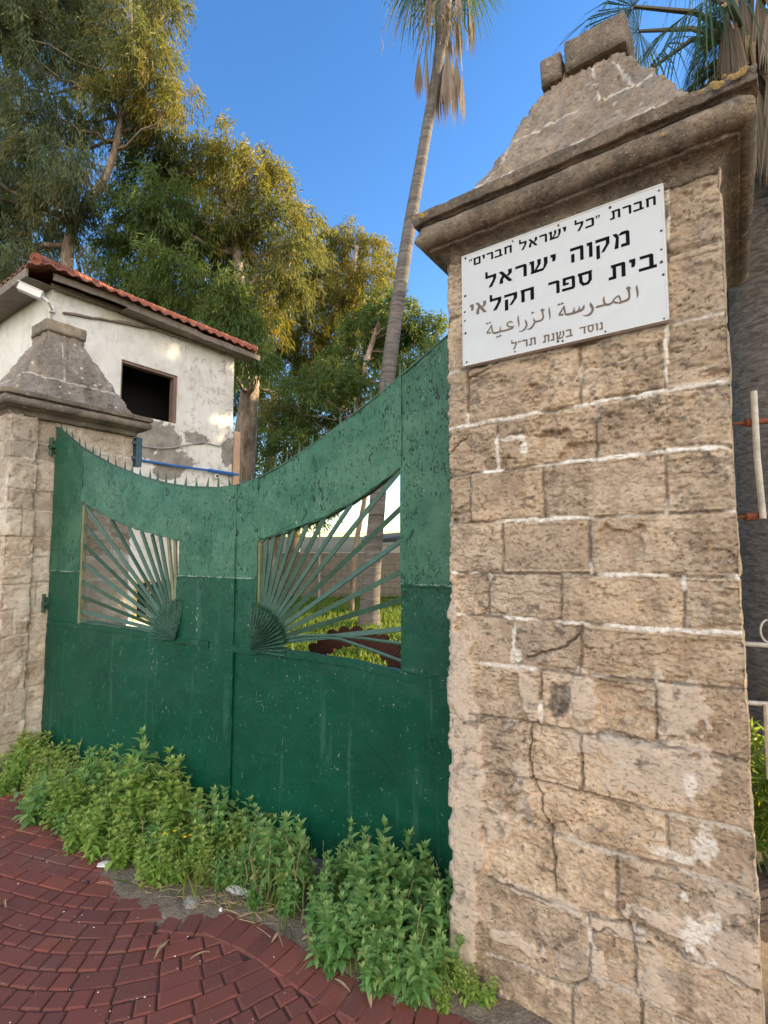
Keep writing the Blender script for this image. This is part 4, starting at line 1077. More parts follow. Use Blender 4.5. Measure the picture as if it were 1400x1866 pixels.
# ------------------------------------------------------------------ house behind the far pillar
house = thing('house', 'derelict two storey white plastered house with red tiled hip roof and a black empty window', 'house', HC)
def hp(a, b, z): return HC + DN * a - DR * b + Z * z       # a along the right wall, b along the left wall
EZ = 5.84
HA, HB = 3.46, 5.2
def cement_mask(a, z):
    m = np.zeros_like(a)
    for (ca, cz, ra, rz) in ((1.75, 3.8, .55, .28), (2.1, 3.4, .45, .22), (1.5, 3.6, .3, .3), (3.35, 3.75, .16, .3), (2.0, 3.15, .3, .12), (2.6, 3.9, .3, .12)):
        m = np.maximum(m, np.clip(1.5 - np.hypot((a - ca) / ra, (z - cz) / rz), 0, 1))
    return m
def wall_grid(name, P, L, zt, holes, parent, th, into, cem=None, res=.08):
    """wall of length L with rectangular holes [(a0,a1,z0,z1)], thickness th along into"""
    xs = sorted({0., L, *[h[0] for h in holes], *[h[1] for h in holes]}); zs = sorted({0., zt, *[h[2] for h in holes], *[h[3] for h in holes]})
    def ref(v):
        o = []
        for a, b in zip(v[:-1], v[1:]): o += list(np.linspace(a, b, max(1, int((b - a) / res)), endpoint=False))
        return np.array(o + [v[-1]])
    X, Zz = ref(xs), ref(zs); nx, nz = len(X), len(Zz)
    XX, ZZ = np.meshgrid(X, Zz)
    w = .01 * (fbm(XX * 2, ZZ * 2, 3, 3) - .5)
    V = np.array([P(a, 0, z) for a, z in zip(XX.ravel(), ZZ.ravel())]) - w.ravel()[:, None] * into
    N = nx * nz; i = np.arange(N).reshape(nz, nx)
    cx = (X[:-1] + X[1:]) / 2; cz = (Zz[:-1] + Zz[1:]) / 2
    solid = np.ones((nz - 1, nx - 1), bool)
    for h in holes: solid &= ~((cx[None] > h[0]) & (cx[None] < h[1]) & (cz[:, None] > h[2]) & (cz[:, None] < h[3]))
    F = []
    for j in range(nz - 1):
        for k in range(nx - 1):
            if not solid[j, k]: continue
            q = [i[j, k], i[j, k + 1], i[j + 1, k + 1], i[j + 1, k]]
            F.append([int(x) for x in q]); F.append([int(x) + N for x in q[::-1]])
            for (dj, dk, e) in ((-1, 0, (0, 1)), (1, 0, (2, 3)), (0, -1, (3, 0)), (0, 1, (1, 2))):
                jj, kk = j + dj, k + dk
                if jj < 0 or kk < 0 or jj >= nz - 1 or kk >= nx - 1 or not solid[jj, kk]:
                    F.append([int(q[e[1]]), int(q[e[0]]), int(q[e[0]]) + N, int(q[e[1]]) + N])
    cm = cem(XX, ZZ).ravel() if cem else np.zeros(N)
    return put(name, np.concatenate([V, V + into * th]), F, M['plaster'], parent, attrs={'cement': np.concatenate([cm, cm])})
WIN = (1.10, 2.165, 4.10, 5.02); WLO = (1.46, 2.06, .50, 1.20)
wallr = wall_grid('wall', lambda a, b, z: hp(a, 0, z), HA, EZ, [WIN, WLO], house, .25, -DR, cement_mask)
wall_grid('wall', lambda a, b, z: hp(.251, a + .003, z), HB, EZ, [(2.6, 3.4, 3.4, 4.9)], house, .25, DN * -1.0)
wall_grid('wall', lambda a, b, z: hp(a + .252, HB, z), HA - .26, EZ, [], house, .2, DR)
wall_grid('wall', lambda a, b, z: hp(HA - .002, a + .252, z), HB - .26, EZ, [], house, .2, -DN)
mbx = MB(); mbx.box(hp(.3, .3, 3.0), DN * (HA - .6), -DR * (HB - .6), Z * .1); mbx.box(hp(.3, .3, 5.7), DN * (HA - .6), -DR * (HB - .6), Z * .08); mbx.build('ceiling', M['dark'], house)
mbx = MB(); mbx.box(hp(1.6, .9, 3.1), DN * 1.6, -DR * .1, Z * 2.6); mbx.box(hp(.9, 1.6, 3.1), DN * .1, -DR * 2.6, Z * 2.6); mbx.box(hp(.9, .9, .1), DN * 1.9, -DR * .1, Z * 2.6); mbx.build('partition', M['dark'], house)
# upper window frame
wf = MB()
for (a, z, da, dz) in ((WIN[0], WIN[3] - .05, WIN[1] - WIN[0], .05), (WIN[1] - .07, WIN[2], .07, WIN[3] - WIN[2] - .05), (WIN[0], WIN[2], .03, WIN[3] - WIN[2] - .05)):
    wf.box(hp(a, .02, z), DN * da, Z * dz, -DR * .12)
wfo = wf.build('window_frame', M['frame_wood'], house)
# lower window, yellow frame and bars
wf = MB()
for (a, z, da, dz) in ((WLO[0], WLO[3] - .05, WLO[1] - WLO[0], .05), (WLO[1] - .06, WLO[2] + .05, .06, .6), (WLO[0], WLO[2] + .05, .06, .6), (WLO[0], WLO[2], WLO[1] - WLO[0], .05), (1.72, WLO[2] + .05, .05, .6)):
    wf.box(hp(a, -.012, z), DN * da, Z * dz, -DR * .06)
lw = wf.build('window_frame', M['cream_frame'], house)
wf = MB()
for a in np.linspace(1.56, 1.98, 6): wf.tube([hp(a, -.03, WLO[2] + .03), hp(a, -.03, WLO[3] - .02)], .007, 6)
for z in (.66, .84, 1.02): wf.tube([hp(WLO[0] + .02, -.03, z), hp(WLO[1] - .02, -.03, z)], .006, 6)
wf.build('window_grille', M['rust_dark'], house)
# sagging boards under the eaves, ledge, soffits
r = rng(31)
def board(name, pts, w, th, mat, par, b=None):
    mbx = MB(); V = []
    pts = np.array(pts, float); n = 24
    a = np.linspace(pts[0, 0], pts[-1, 0], n); z = np.interp(a, pts[:, 0], pts[:, 1]) + r.normal(0, .006, n); bb = np.interp(a, pts[:, 0], pts[:, 2])
    for k in range(n): V += [hp(a[k], bb[k], z[k]), hp(a[k], bb[k], z[k] + w + r.normal(0, .006)), hp(a[k], bb[k] + th, z[k] + w), hp(a[k], bb[k] + th, z[k])]
    mbx.add(V, [[4 * k + q, 4 * k + (q + 1) % 4, 4 * k + 4 + (q + 1) % 4, 4 * k + 4 + q] for k in range(n - 1) for q in range(4)] + [[3, 2, 1, 0], [4 * n - 4, 4 * n - 3, 4 * n - 2, 4 * n - 1]])
    return mbx.build(name, mat, par)
board('fascia_board', [(-.1, 5.80, -.28), (.8, 5.83, -.30), (1.6, 5.80, -.32), (2.6, 5.78, -.34), (3.85, 5.78, -.36)], .11, .03, M['old_wood'], house)
board('fascia_board', [(-.05, 5.76, -.10), (1.0, 5.80, -.10), (1.9, 5.77, -.12)], .07, .05, M['old_wood'], house)
board('ledge', [(.15, 5.44, -.05), (.8, 5.58, -.055), (1.58, 5.72, -.07), (2.5, 5.76, -.09), (3.4, 5.77, -.1)], .03, .06, M['old_wood'], house)
mbx = MB(); mbx.box(hp(1.0, -.33, 5.79), DN * 2.8, -DR * .33, Z * .02); mbx.build('soffit', M['old_wood'], house)
mbx = MB(); mbx.box(hp(-.36, -.02, 5.80), DN * .36, -DR * (HB + .1), Z * .02); mbx.build('soffit', M['old_wood'], house)
mbx = MB(); mbx.box(hp(-.40, -.1, 5.78), DN * .03, -DR * (HB + .2), Z * .14); mbx.build('fascia_board', M['old_wood'], house)
# hip roof, corrugated tiles
def roof():
    rf = None
    OV = .38; zb = 5.93; sl = math.tan(R(27)); a0, a1, b0, b1 = -OV, HA + .27, -OV, HB + OV
    ha = (a1 - a0) / 2
    def plane(orig, es, eu, L, half, name, ridge_cut):
        ns, nu = int(L / .028), int(half / .07)
        S_, U_ = np.meshgrid(np.linspace(0, L, ns + 1), np.linspace(-.03, half, nu + 1))
        step = ((U_ + .03) % .35) / .35
        zz = U_ * sl + .022 * np.cos(S_ * 2 * math.pi / .19) + .028 * (1 - step) + .02 * (fbm(S_ * 1.5, U_ * 1.5, 9, 2) - .5) + .012 * (hash2(np.floor(S_ / .19), np.floor((U_ + .03) / .35), 4) - .5)
        V = orig + S_[..., None] * es + U_[..., None] * eu + zz[..., None] * Z
        i = np.arange(V.shape[0] * V.shape[1]).reshape(V.shape[:2])
        F = np.stack([i[:-1, :-1], i[:-1, 1:], i[1:, 1:], i[1:, :-1]], -1).reshape(-1, 4)
        sc, uc = S_.ravel()[F].mean(1), U_.ravel()[F].mean(1)
        F = F[(sc > uc - .03) & (sc < L - uc + .03)]
        N = V.shape[0] * V.shape[1]; Vf = V.reshape(-1, 3); V2 = Vf - Z * .022
        # front lip
        lip = np.stack([i[0, 1:], i[0, :-1], i[0, :-1] + N, i[0, 1:] + N], -1)
        return put('roof', np.concatenate([Vf, V2]), np.concatenate([F, F[:, ::-1] + N, lip]), M['tile'], house, smooth=False)
    plane(hp(a0, b0, zb), DN, -DR, a1 - a0, (b1 - b0) / 2, 'roof', 0)
    plane(hp(a0, b0, zb), -DR, DN, b1 - b0, ha, 'roof', 0)
    plane(hp(a1, b0, zb), -DR, -DN, b1 - b0, ha, 'roof', 0)
    plane(hp(a0, b1, zb), DN, DR, a1 - a0, (b1 - b0) / 2, 'roof', 0)
    mbx = MB()
    for (p, q) in (((a0, b0), (a0 + ha, b0 + ha)), ((a1, b0), (a1 - ha, b0 + ha)), ((a0 + ha, b0 + ha), (a0 + ha, b1 - ha)), ((a0, b1), (a0 + ha, b1 - ha)), ((a1, b1), (a1 - ha, b1 - ha))):
        n = 14
        for k in range(n):
            f0, f1 = k / n, (k + 1.12) / n
            pp = [hp(p[0] + (q[0] - p[0]) * f, p[1] + (q[1] - p[1]) * f, zb + .03 + sl * min(p[0] + (q[0] - p[0]) * f - a0, a1 - p[0] - (q[0] - p[0]) * f, p[1] + (q[1] - p[1]) * f - b0, b1 - p[1] - (q[1] - p[1]) * f)) for f in (f0, f1)]
            mbx.tube(pp, [.085, .07], 10)
    mbx.build('ridge_tile', M['tile'], house)
roof()
# things fixed to the house
c = np.array([-4.96, 7.2, 5.47])
sec = thing('security_camera', 'white bullet security camera on the upper corner of the derelict house', 'security camera', hp(-.02, -.01, 5.46))
ax = np.array([-5.33, 7.0, 5.60]) - np.array([-5.05, 7.12, 5.50]); ax /= np.linalg.norm(ax); sv = np.cross(ax, Z); sv /= np.linalg.norm(sv); up = np.cross(sv, ax)
c0 = np.array([-5.06, 7.13, 5.47])
mbx = MB(); mbx.box(c0 - sv * .055 - up * .05, ax * .30, sv * .11, up * .10); mbx.box(c0 - sv * .065 + up * .052 - ax * .01, ax * .34, sv * .13, up * .012); mbx.build('housing', M['pvc'], sec)
mbx = MB(); mbx.box(c0 - sv * .05 - up * .045 + ax * .301, ax * .02, sv * .10, up * .09); mbx.build('lens', M['lens'], sec)
mbx = MB(); mbx.tube([c0, c0 - ax * .08 - Z * .03, hp(-.0, -.02, 5.44)], .018, 8); mbx.tube([hp(.0, -.015, 5.40), hp(.0, -.015, 5.50)], .045, 10); mbx.build('bracket', M['pvc'], sec)
mbx = MB(); mbx.tube([hp(-.012, -.012, 5.42), hp(-.012, -.012, 4.6), hp(-.012, -.012, 3.5)], .012, 6); tag(mbx.build('cable', M['cable']), 'thin grey cable running down the house corner under the camera', 'cable')
mbx = MB(); mbx.tube([hp(a, -.05 - .03 * math.sin(a * 3), z) for a, z in [(1.2, 3.30), (1.5, 3.305), (2.19, 3.291), (2.9, 3.30), (3.52, 3.294)]], .022, 8)
mbx.tube([hp(2.85, -.075, 3.30), hp(3.56, -.075, 3.292)], .036, 8); tag(mbx.build('pipe', M['blue_pipe']), 'bright blue plastic pipe along the cement patched house wall', 'pipe')
mbx = MB(); mbx.tube([hp(a, -.03, z) for a, z in [(1.45, 3.56), (1.8, 3.57), (2.04, 3.618), (2.4, 3.74), (2.75, 3.849), (3.12, 3.835), (3.28, 4.0), (3.34, 4.17)]], .013, 6); tag(mbx.build('cable', M['cable']), 'slack grey cable looping across the house wall above the blue pipe', 'cable')
mbx = MB(); mbx.box(hp(3.45, -.10, 2.2), DN * .13, -DR * .05, Z * 2.0); tag(mbx.build('wooden_post', M['wood']), 'bare pale wooden post against the right end of the white house wall', 'post')
small = thing('security_camera', 'small round white camera low on the house wall just above the gate', 'security camera', hp(3.05, -.02, 3.2))
mbx = MB(); mbx.tube([hp(3.05, -.01, 3.21), hp(3.05, -.06, 3.21)], .05, 12); mbx.tube([hp(3.1, -.02, 3.2), hp(3.2, -.04, 3.12), hp(3.3, -.03, 3.05)], .014, 6); mbx.build('housing', M['pvc'], small)
mbx = MB(); mbx.tube([hp(3.05, -.061, 3.21), hp(3.05, -.075, 3.21)], .025, 12); mbx.build('lens', M['lens'], small)
# post on the rear edge of the far pillar
pst = thing('steel_post', 'short blue-grey steel post bolted to the rear edge of the far pillar', 'post', E0 + DN * .755 + Z * 2.56 - DR * .02)
mbx = MB(); mbx.box(E0 + DN * .725 + Z * 2.56 - DR * .03, DN * .06, -DR * .06, Z * .29); mbx.build('post', M['blue_steel'], pst)
for z in (2.63, 2.78):
    mbx = MB(); mbx.box(E0 + DN * .69 + Z * z - DR * .028, DN * .034, -DR * .05, Z * .03); mbx.build('bracket', M['blue_steel'], pst)

# ------------------------------------------------------------------ foliage
def leaf_object(name, P, D, L, W, mat, parent, seed, rnd=None, fold=.25, mid=.42):
    r = rng(seed); n = len(P)
    D = D / (np.linalg.norm(D, axis=1)[:, None] + 1e-9)
    rv = r.normal(size=(n, 3)); Sv = np.cross(D, rv); Sv /= np.linalg.norm(Sv, axis=1)[:, None] + 1e-9
    Nv = np.cross(Sv, D)
    L = np.broadcast_to(L, (n,))[:, None]; W = np.broadcast_to(W, (n,))[:, None]
    m = P + D * L * mid
    V = np.stack([P, m + Sv * W * .5 + Nv * W * fold, P + D * L - Nv * L * .08, m - Sv * W * .5 + Nv * W * fold], 1).reshape(-1, 3)
    b = np.arange(n)[:, None] * 4
    F = np.concatenate([b + [0, 1, 2], b + [0, 2, 3]], 1).reshape(-1, 3)
    rnd = r.random(n) if rnd is None else rnd
    return put(name, V, F, mat, parent, attrs={'rnd': np.repeat(rnd, 4)})
def curve_pts(a, b, n=7, sag=0.0, wob=.0, r=None):
    a, b = np.array(a, float), np.array(b, float); q = np.linspace(0, 1, n)[:, None]
    p = a + (b - a) * q + np.array([0, 0, 1.]) * sag * np.sin(q * math.pi)
    if r is not None and wob: p[1:-1] += r.normal(0, wob, (n - 2, 3))
    return p
def tree(name, label, cat, trunk, clumps, leafmats, seed, group, bark='bark', nper=900, L=(.12, .2), W=(.016, .026), droop=.9, twig=.30, limb=.07):
    """trunk: list of (x,y,z,r); clumps: (x,y,z,radius, mat index)"""
    r = rng(seed)
    t = np.array(trunk, float)
    root = thing(name, label, cat, t[0, :3] * [1, 1, 0], group)
    mbx = MB()
    # swell and wander
    q = np.linspace(0, len(t) - 1, (len(t) - 1) * 5 + 1); ip = np.stack([np.interp(q, range(len(t)), t[:, k]) for k in range(4)], 1)
    for _ in range(2): ip[1:-1] = (ip[:-2] + 2 * ip[1:-1] + ip[2:]) / 4
    mbx.tube(ip[:, :3], ip[:, 3], 14)
    mbx.build('trunk', M[bark], root, smooth=True)
    mbx = MB()
    for c in clumps:
        c3 = np.array(c[:3])
        d = np.linalg.norm(ip[:, :3] - c3, axis=1) + 1.6 * np.maximum(0, ip[:, 2] - c3[2] + .5)
        k = int(np.argmin(d)); a = ip[k, :3]
        p = curve_pts(a, c3, 8, -.12 * np.linalg.norm(c3 - a) * .5, .022 * np.linalg.norm(c3 - a), r)
        r0 = min(ip[k, 3] * .6, limb + .008 * np.linalg.norm(c3 - a)); mbx.tube(p, np.linspace(r0, .012, 8), 6)
        for _ in range(4):
            e = c3 + r.normal(size=3) * c[3] * .5
            mbx.tube(curve_pts(p[5], e, 5, .0, .05, r), np.linspace(.014, .004, 5), 4)
    mbx.build('limb', M['branch'], root, smooth=True)
    for mi, lm in enumerate(leafmats):
        Ps, Ds, Rs = [], [], []
        for c in clumps:
            if (c[4] if len(c) > 4 else 0) != mi: continue
            c3 = np.array(c[:3]); rad = c[3]
            n = int(nper * (rad / 1.0) ** 2 * (c[5] if len(c) > 5 else 1)); nt = max(8, n // 34)
            u = r.normal(size=(nt, 3)); u /= np.linalg.norm(u, axis=1)[:, None]
            rr = rad * .95 * r.uniform(.2, 1.0, nt) ** .5
            tw = c3 + u * rr[:, None] * np.array([1, 1, .8]) * (1 + .3 * r.normal(size=nt))[:, None]
            idx = r.integers(0, nt, n)
            fall = r.random(n)[:, None]; dirn = u[idx] * [1, 1, .4] * .5 + np.array([0, 0, -droop])
            P = tw[idx] + dirn * fall * twig * 1.7 + r.normal(size=(n, 3)) * twig * .30
            D = r.normal(size=(n, 3)) * .45 + u[idx] * .4 + np.array([0, 0, -droop])
            tone = r.random(nt); Ps.append(P); Ds.append(D); Rs.append(np.clip(tone[idx] * .75 + r.random(n) * .25, 0, 1))
        if not Ps: continue
        P = np.concatenate(Ps); D = np.concatenate(Ds); n = len(P)
        leaf_object('foliage', P, D, r.uniform(*L, n), r.uniform(*W, n), M[lm], root, seed + 5, np.concatenate(Rs))
    return root
def clumps_px(lst, Y, dy, seed, k=1.0):
    """crown masses: (x, y, radius in photograph pixels, mat[, density]) at about distance Y"""
    r = rng(seed); out = []
    for c in lst:
        y = Y + r.uniform(-dy, dy); p = at(c[0], c[1], y)
        out.append((*p, c[2] * y / F_PX * k, c[3] if len(c) > 3 else 0, c[4] if len(c) > 4 else 1))
    return out
def trunk_px(lst, Y): return [(*at(x, y, Y), rp * Y / F_PX) for x, y, rp in lst]

# tall eucalyptus at the left
YA = 14.
tA = [(*at(150, 1120, YA)[:2], 0, .34)] + trunk_px([(118, 480, 11), (135, 400, 9), (190, 330, 7), (215, 260, 6), (225, 150, 5), (240, 40, 4), (230, -90, 3)], YA)
cA = clumps_px([(-20, 20, 80, 0), (40, 15, 75, 0), (120, 20, 80, 0), (200, 20, 70, 0), (255, 70, 52, 2), (300, 110, 40, 1), (180, 90, 62, 0), (60, 100, 50, 0, .5), (120, 120, 55, 0, .7), (325, 165, 28, 1), (275, 160, 50, 1), (230, 160, 50, 1, .8), (180, 180, 48, 2, .7), (300, 215, 38, 1), (265, 235, 48, 0), (215, 245, 36, 0, .7), (60, 190, 62, 0, .9), (120, 215, 50, 0), (20, 250, 60, 0), (90, 275, 62, 0), (140, 300, 45, 0), (40, 330, 62, 0), (100, 350, 56, 0), (150, 355, 30, 0, .6), (60, 400, 56, 0), (10, 430, 60, 0, .8), (70, 460, 52, 0, .6), (120, 420, 36, 0, .5), (155, 450, 30, 0, .35), (-40, 150, 80, 0), (-50, 330, 80, 0), (30, 480, 50, 0, .7), (100, 490, 40, 0, .5), (-120, 60, 100, 0), (-130, 250, 100, 0), (-120, 430, 90, 0), (60, -70, 100, 0), (180, -90, 100, 0), (-60, -80, 110, 0), (290, -20, 60, 2)], YA, 1.6, 3)
tree('eucalyptus_tree', 'tallest grey-green eucalyptus at the left edge, crown rising out of the picture', 'tree', tA, cA, ['euc_grey', 'euc_sunlit', 'euc'], 101, 'eucalyptus trees behind the gate', nper=2500, L=(.19, .32), W=(.026, .044), droop=1.1)
mbx = MB()
# the big middle eucalyptus with its white peeling trunk
YB = 14.5
tB = [(*at(430, 1120, YB)[:2], 0, .48)] + trunk_px([(440, 870, 24), (447, 800, 21), (455, 720, 17), (462, 650, 14), (440, 560, 11), (430, 440, 9), (415, 330, 6), (400, 270, 4)], YB)
cB = clumps_px([(260, 310, 48, 0), (320, 280, 45, 0), (370, 265, 42, 2), (415, 265, 40, 1), (445, 300, 36, 1), (490, 300, 34, 1), (515, 330, 26, 1), (240, 370, 50, 0), (300, 350, 58, 0), (365, 330, 52, 2), (425, 345, 48, 1), (480, 365, 46, 2), (535, 385, 36, 1), (560, 395, 22, 2), (215, 440, 46, 0), (280, 430, 60, 0), (350, 410, 60, 0), (410, 415, 50, 1), (470, 430, 48, 2), (530, 440, 46, 2), (565, 440, 26, 2), (210, 500, 44, 0, .8), (260, 500, 55, 0), (330, 490, 60, 0), (400, 490, 56, 0), (460, 500, 50, 1, .8), (520, 500, 50, 2), (300, 550, 45, 0, .8), (370, 560, 50, 0), (430, 570, 50, 0), (490, 570, 46, 1, .8), (440, 630, 40, 0, .5), (400, 610, 36, 0, .6)], YB, 1.5, 5) + clumps_px([(445, 590, 46, 0), (470, 640, 36, 0, .8), (430, 530, 46, 0), (410, 640, 30, 0, .7)], YB - 1.6, .4, 6)
tree('eucalyptus_tree', 'broad eucalyptus behind the house with thick white peeling trunk and golden lit crown', 'tree', tB, cB, ['dense', 'euc_sunlit', 'euc'], 111, 'eucalyptus trees behind the gate', nper=3000, L=(.17, .28), W=(.03, .048), droop=.9)
# golden one further back, darker one before it
YC = 19.
tC = [(*at(530, 1090, YC)[:2], 0, .3)] + trunk_px([(540, 900, 10), (560, 700, 9), (600, 600, 8), (640, 520, 6), (650, 450, 4)], YC)
cC = clumps_px([(600, 435, 36, 1), (640, 430, 34, 1), (675, 450, 34, 1), (700, 480, 30, 1), (570, 470, 36, 2), (620, 480, 46, 1), (665, 500, 46, 1), (700, 530, 36, 1), (550, 520, 46, 1), (600, 540, 50, 1), (650, 560, 50, 1), (520, 580, 50, 2), (570, 600, 50, 1), (620, 620, 50, 1), (520, 650, 46, 2), (560, 680, 46, 1, .8), (690, 580, 40, 1), (480, 640, 40, 2), (610, 690, 50, 2)], YC, 1.2, 7)
tree('eucalyptus_tree', 'golden sunlit eucalyptus furthest back, left of the leaning palm trunk', 'tree', tC, cC, ['dense', 'euc_sunlit', 'euc'], 121, 'eucalyptus trees behind the gate', nper=2600, L=(.16, .26), W=(.032, .05), droop=.9)
YD = 13.
tD = [(*at(640, 1120, YD)[:2], 0, .07)] + trunk_px([(648, 990, 4.5), (668, 900, 4.5), (660, 800, 4.5), (650, 740, 4.5), (670, 650, 5), (690, 590, 4)], YD)
cD = clumps_px([(690, 555, 40, 0), (735, 560, 36, 0), (755, 590, 30, 0), (660, 590, 40, 0), (710, 600, 46, 0), (750, 630, 36, 0), (650, 640, 46, 0), (700, 650, 46, 0), (740, 670, 36, 0), (610, 680, 46, 0), (660, 700, 46, 0), (710, 700, 36, 0), (560, 700, 46, 0, .9), (600, 740, 46, 0), (650, 750, 40, 0), (540, 760, 46, 0), (580, 790, 40, 0), (510, 740, 40, 2), (520, 810, 40, 0), (780, 600, 36, 0), (800, 650, 40, 0)], YD, 1.2, 9)
tree('bushy_tree', 'dark green bushy tree right of centre, behind the gate and the leaning palm', 'tree', tD, cD, ['dense', 'euc_sunlit', 'euc'], 131, None, nper=3000, L=(.13, .2), W=(.034, .052), droop=.5, twig=.24)
YE = 17.
tE = [(*at(505, 1090, YE)[:2], 0, .25)] + trunk_px([(500, 900, 9), (495, 800, 8), (500, 720, 6)], YE)
cE = clumps_px([(480, 700, 46, 0), (440, 720, 50, 0), (500, 760, 50, 0), (460, 800, 46, 0), (420, 660, 46, 0), (520, 850, 46, 2), (470, 860, 46, 0), (560, 850, 40, 2), (600, 880, 40, 0), (520, 920, 46, 2), (570, 930, 40, 1), (480, 940, 40, 1)], YE, 1.0, 13)
tree('bushy_tree', 'low dense green tree filling the gap behind the white eucalyptus trunk', 'tree', tE, cE, ['dense', 'euc_sunlit', 'euc'], 141, None, nper=2400, L=(.12, .2), W=(.034, .052), droop=.5, twig=.28)

# unseen trees added east of the yard to shade the house, pillars and trunks
tF = [(11.5, 12.0, 0, .3), (11.5, 12.0, 4.0, .22), (11.6, 12.1, 8, .12)]
rr_ = rng(201)
def ball(cx, cy, cz, rx, ry, rz, n, rad): return [(cx + rx * rr_.normal() * .5, cy + ry * rr_.normal() * .5, cz + rz * rr_.uniform(-1, 1), rad * rr_.uniform(.8, 1.2), 0, 1) for _ in range(n)]
tree('shade_tree', 'unseen broad tree added east of the yard to shade the house', 'tree', tF, ball(11.5, 12.3, 8.0, 1.6, 2.6, 2.4, 34, 1.2), ['dense'], 211, None, nper=700, L=(.3, .5), W=(.12, .2))
tG = [(8.0, 6.6, 0, .25), (8.0, 6.6, 3.0, .2), (8.1, 6.6, 6, .1)]
tree('shade_tree', 'unseen smaller tree added east of the side gate to shade the far pillar', 'tree', tG, ball(8.2, 6.8, 5.0, 1.2, 2.0, 1.8, 16, 1.0), ['dense'], 221, None, nper=330, L=(.3, .5), W=(.12, .2))

tH = [(8.0, 4.0, 0, .2), (8.0, 4.0, 3.0, .16), (8.0, 4.1, 6.3, .1)]
tree('shade_tree', 'unseen round tree added east of the near pillar to shade its right side', 'tree', tH, ball(8.0, 4.2, 6.3, 1.0, 1.3, 1.9, 18, .9), ['dense'], 231, None, nper=700, L=(.3, .5), W=(.12, .2))
tI = [(9.6, 18.6, 0, .2), (9.6, 18.6, 3.0, .16), (9.6, 18.6, 6, .1)]
tree('shade_tree', 'unseen tree added behind the near pillar to shade the trunks at the back', 'tree', tI, ball(9.6, 18.9, 6.0, 1.2, 2.2, 3.2, 32, 1.15), ['dense'], 241, None, nper=650, L=(.3, .5), W=(.12, .2))

# ------------------------------------------------------------------ palms
def frond(mbP, P, D, Rv, L, spread, nseg, droop, w, seed, hang=0.0, plate=.45):
    """fan leaf: vertices for thin folded blades radiating from P around direction D in the plane of D and Rv"""
    r = rng(seed); D = D / np.linalg.norm(D); Rv = Rv - D * np.dot(Rv, D); Rv /= np.linalg.norm(Rv); N = np.cross(D, Rv)
    V = []; F = []; rn = []
    for k in range(nseg):
        a = (k / (nseg - 1) - .5) * 2 * spread + r.normal(0, .02)
        d = D * math.cos(a) + Rv * math.sin(a)
        l = L * (1 - .22 * abs(a) / max(spread, .01)) * r.uniform(.85, 1.05)
        sv = -D * math.sin(a) + Rv * math.cos(a)
        qs = [0.02, plate, .72, 1.0]
        ws = [.15, 1.0, .7, .05]
        wk = 2 * math.tan(spread / nseg) * l * plate * .55 if hang == 0 else w
        b = len(V); dr = droop * r.uniform(.6, 1.4)
        tone = r.random()
        for q, ww in zip(qs, ws):
            c = P + d * l * q - Z * dr * l * max(0, q - plate * .6) ** 2 * 1.6 + N * .25 * l * q * q * (.0 if hang else -.15)
            V += [c - sv * wk * ww * .5, c + N * wk * ww * .18, c + sv * wk * ww * .5]; rn += [tone] * 3
        for j in range(3):
            F += [[b + 3 * j, b + 3 * j + 1, b + 3 * j + 4, b + 3 * j + 3], [b + 3 * j + 1, b + 3 * j + 2, b + 3 * j + 5, b + 3 * j + 4]]
    mbP.add(V, F); mbP.r = getattr(mbP, 'r', []) + rn
def build_r(mb, name, mat, parent): return put(name, np.concatenate(mb.v), mb.f, mat, parent, attrs={'rnd': mb.r})
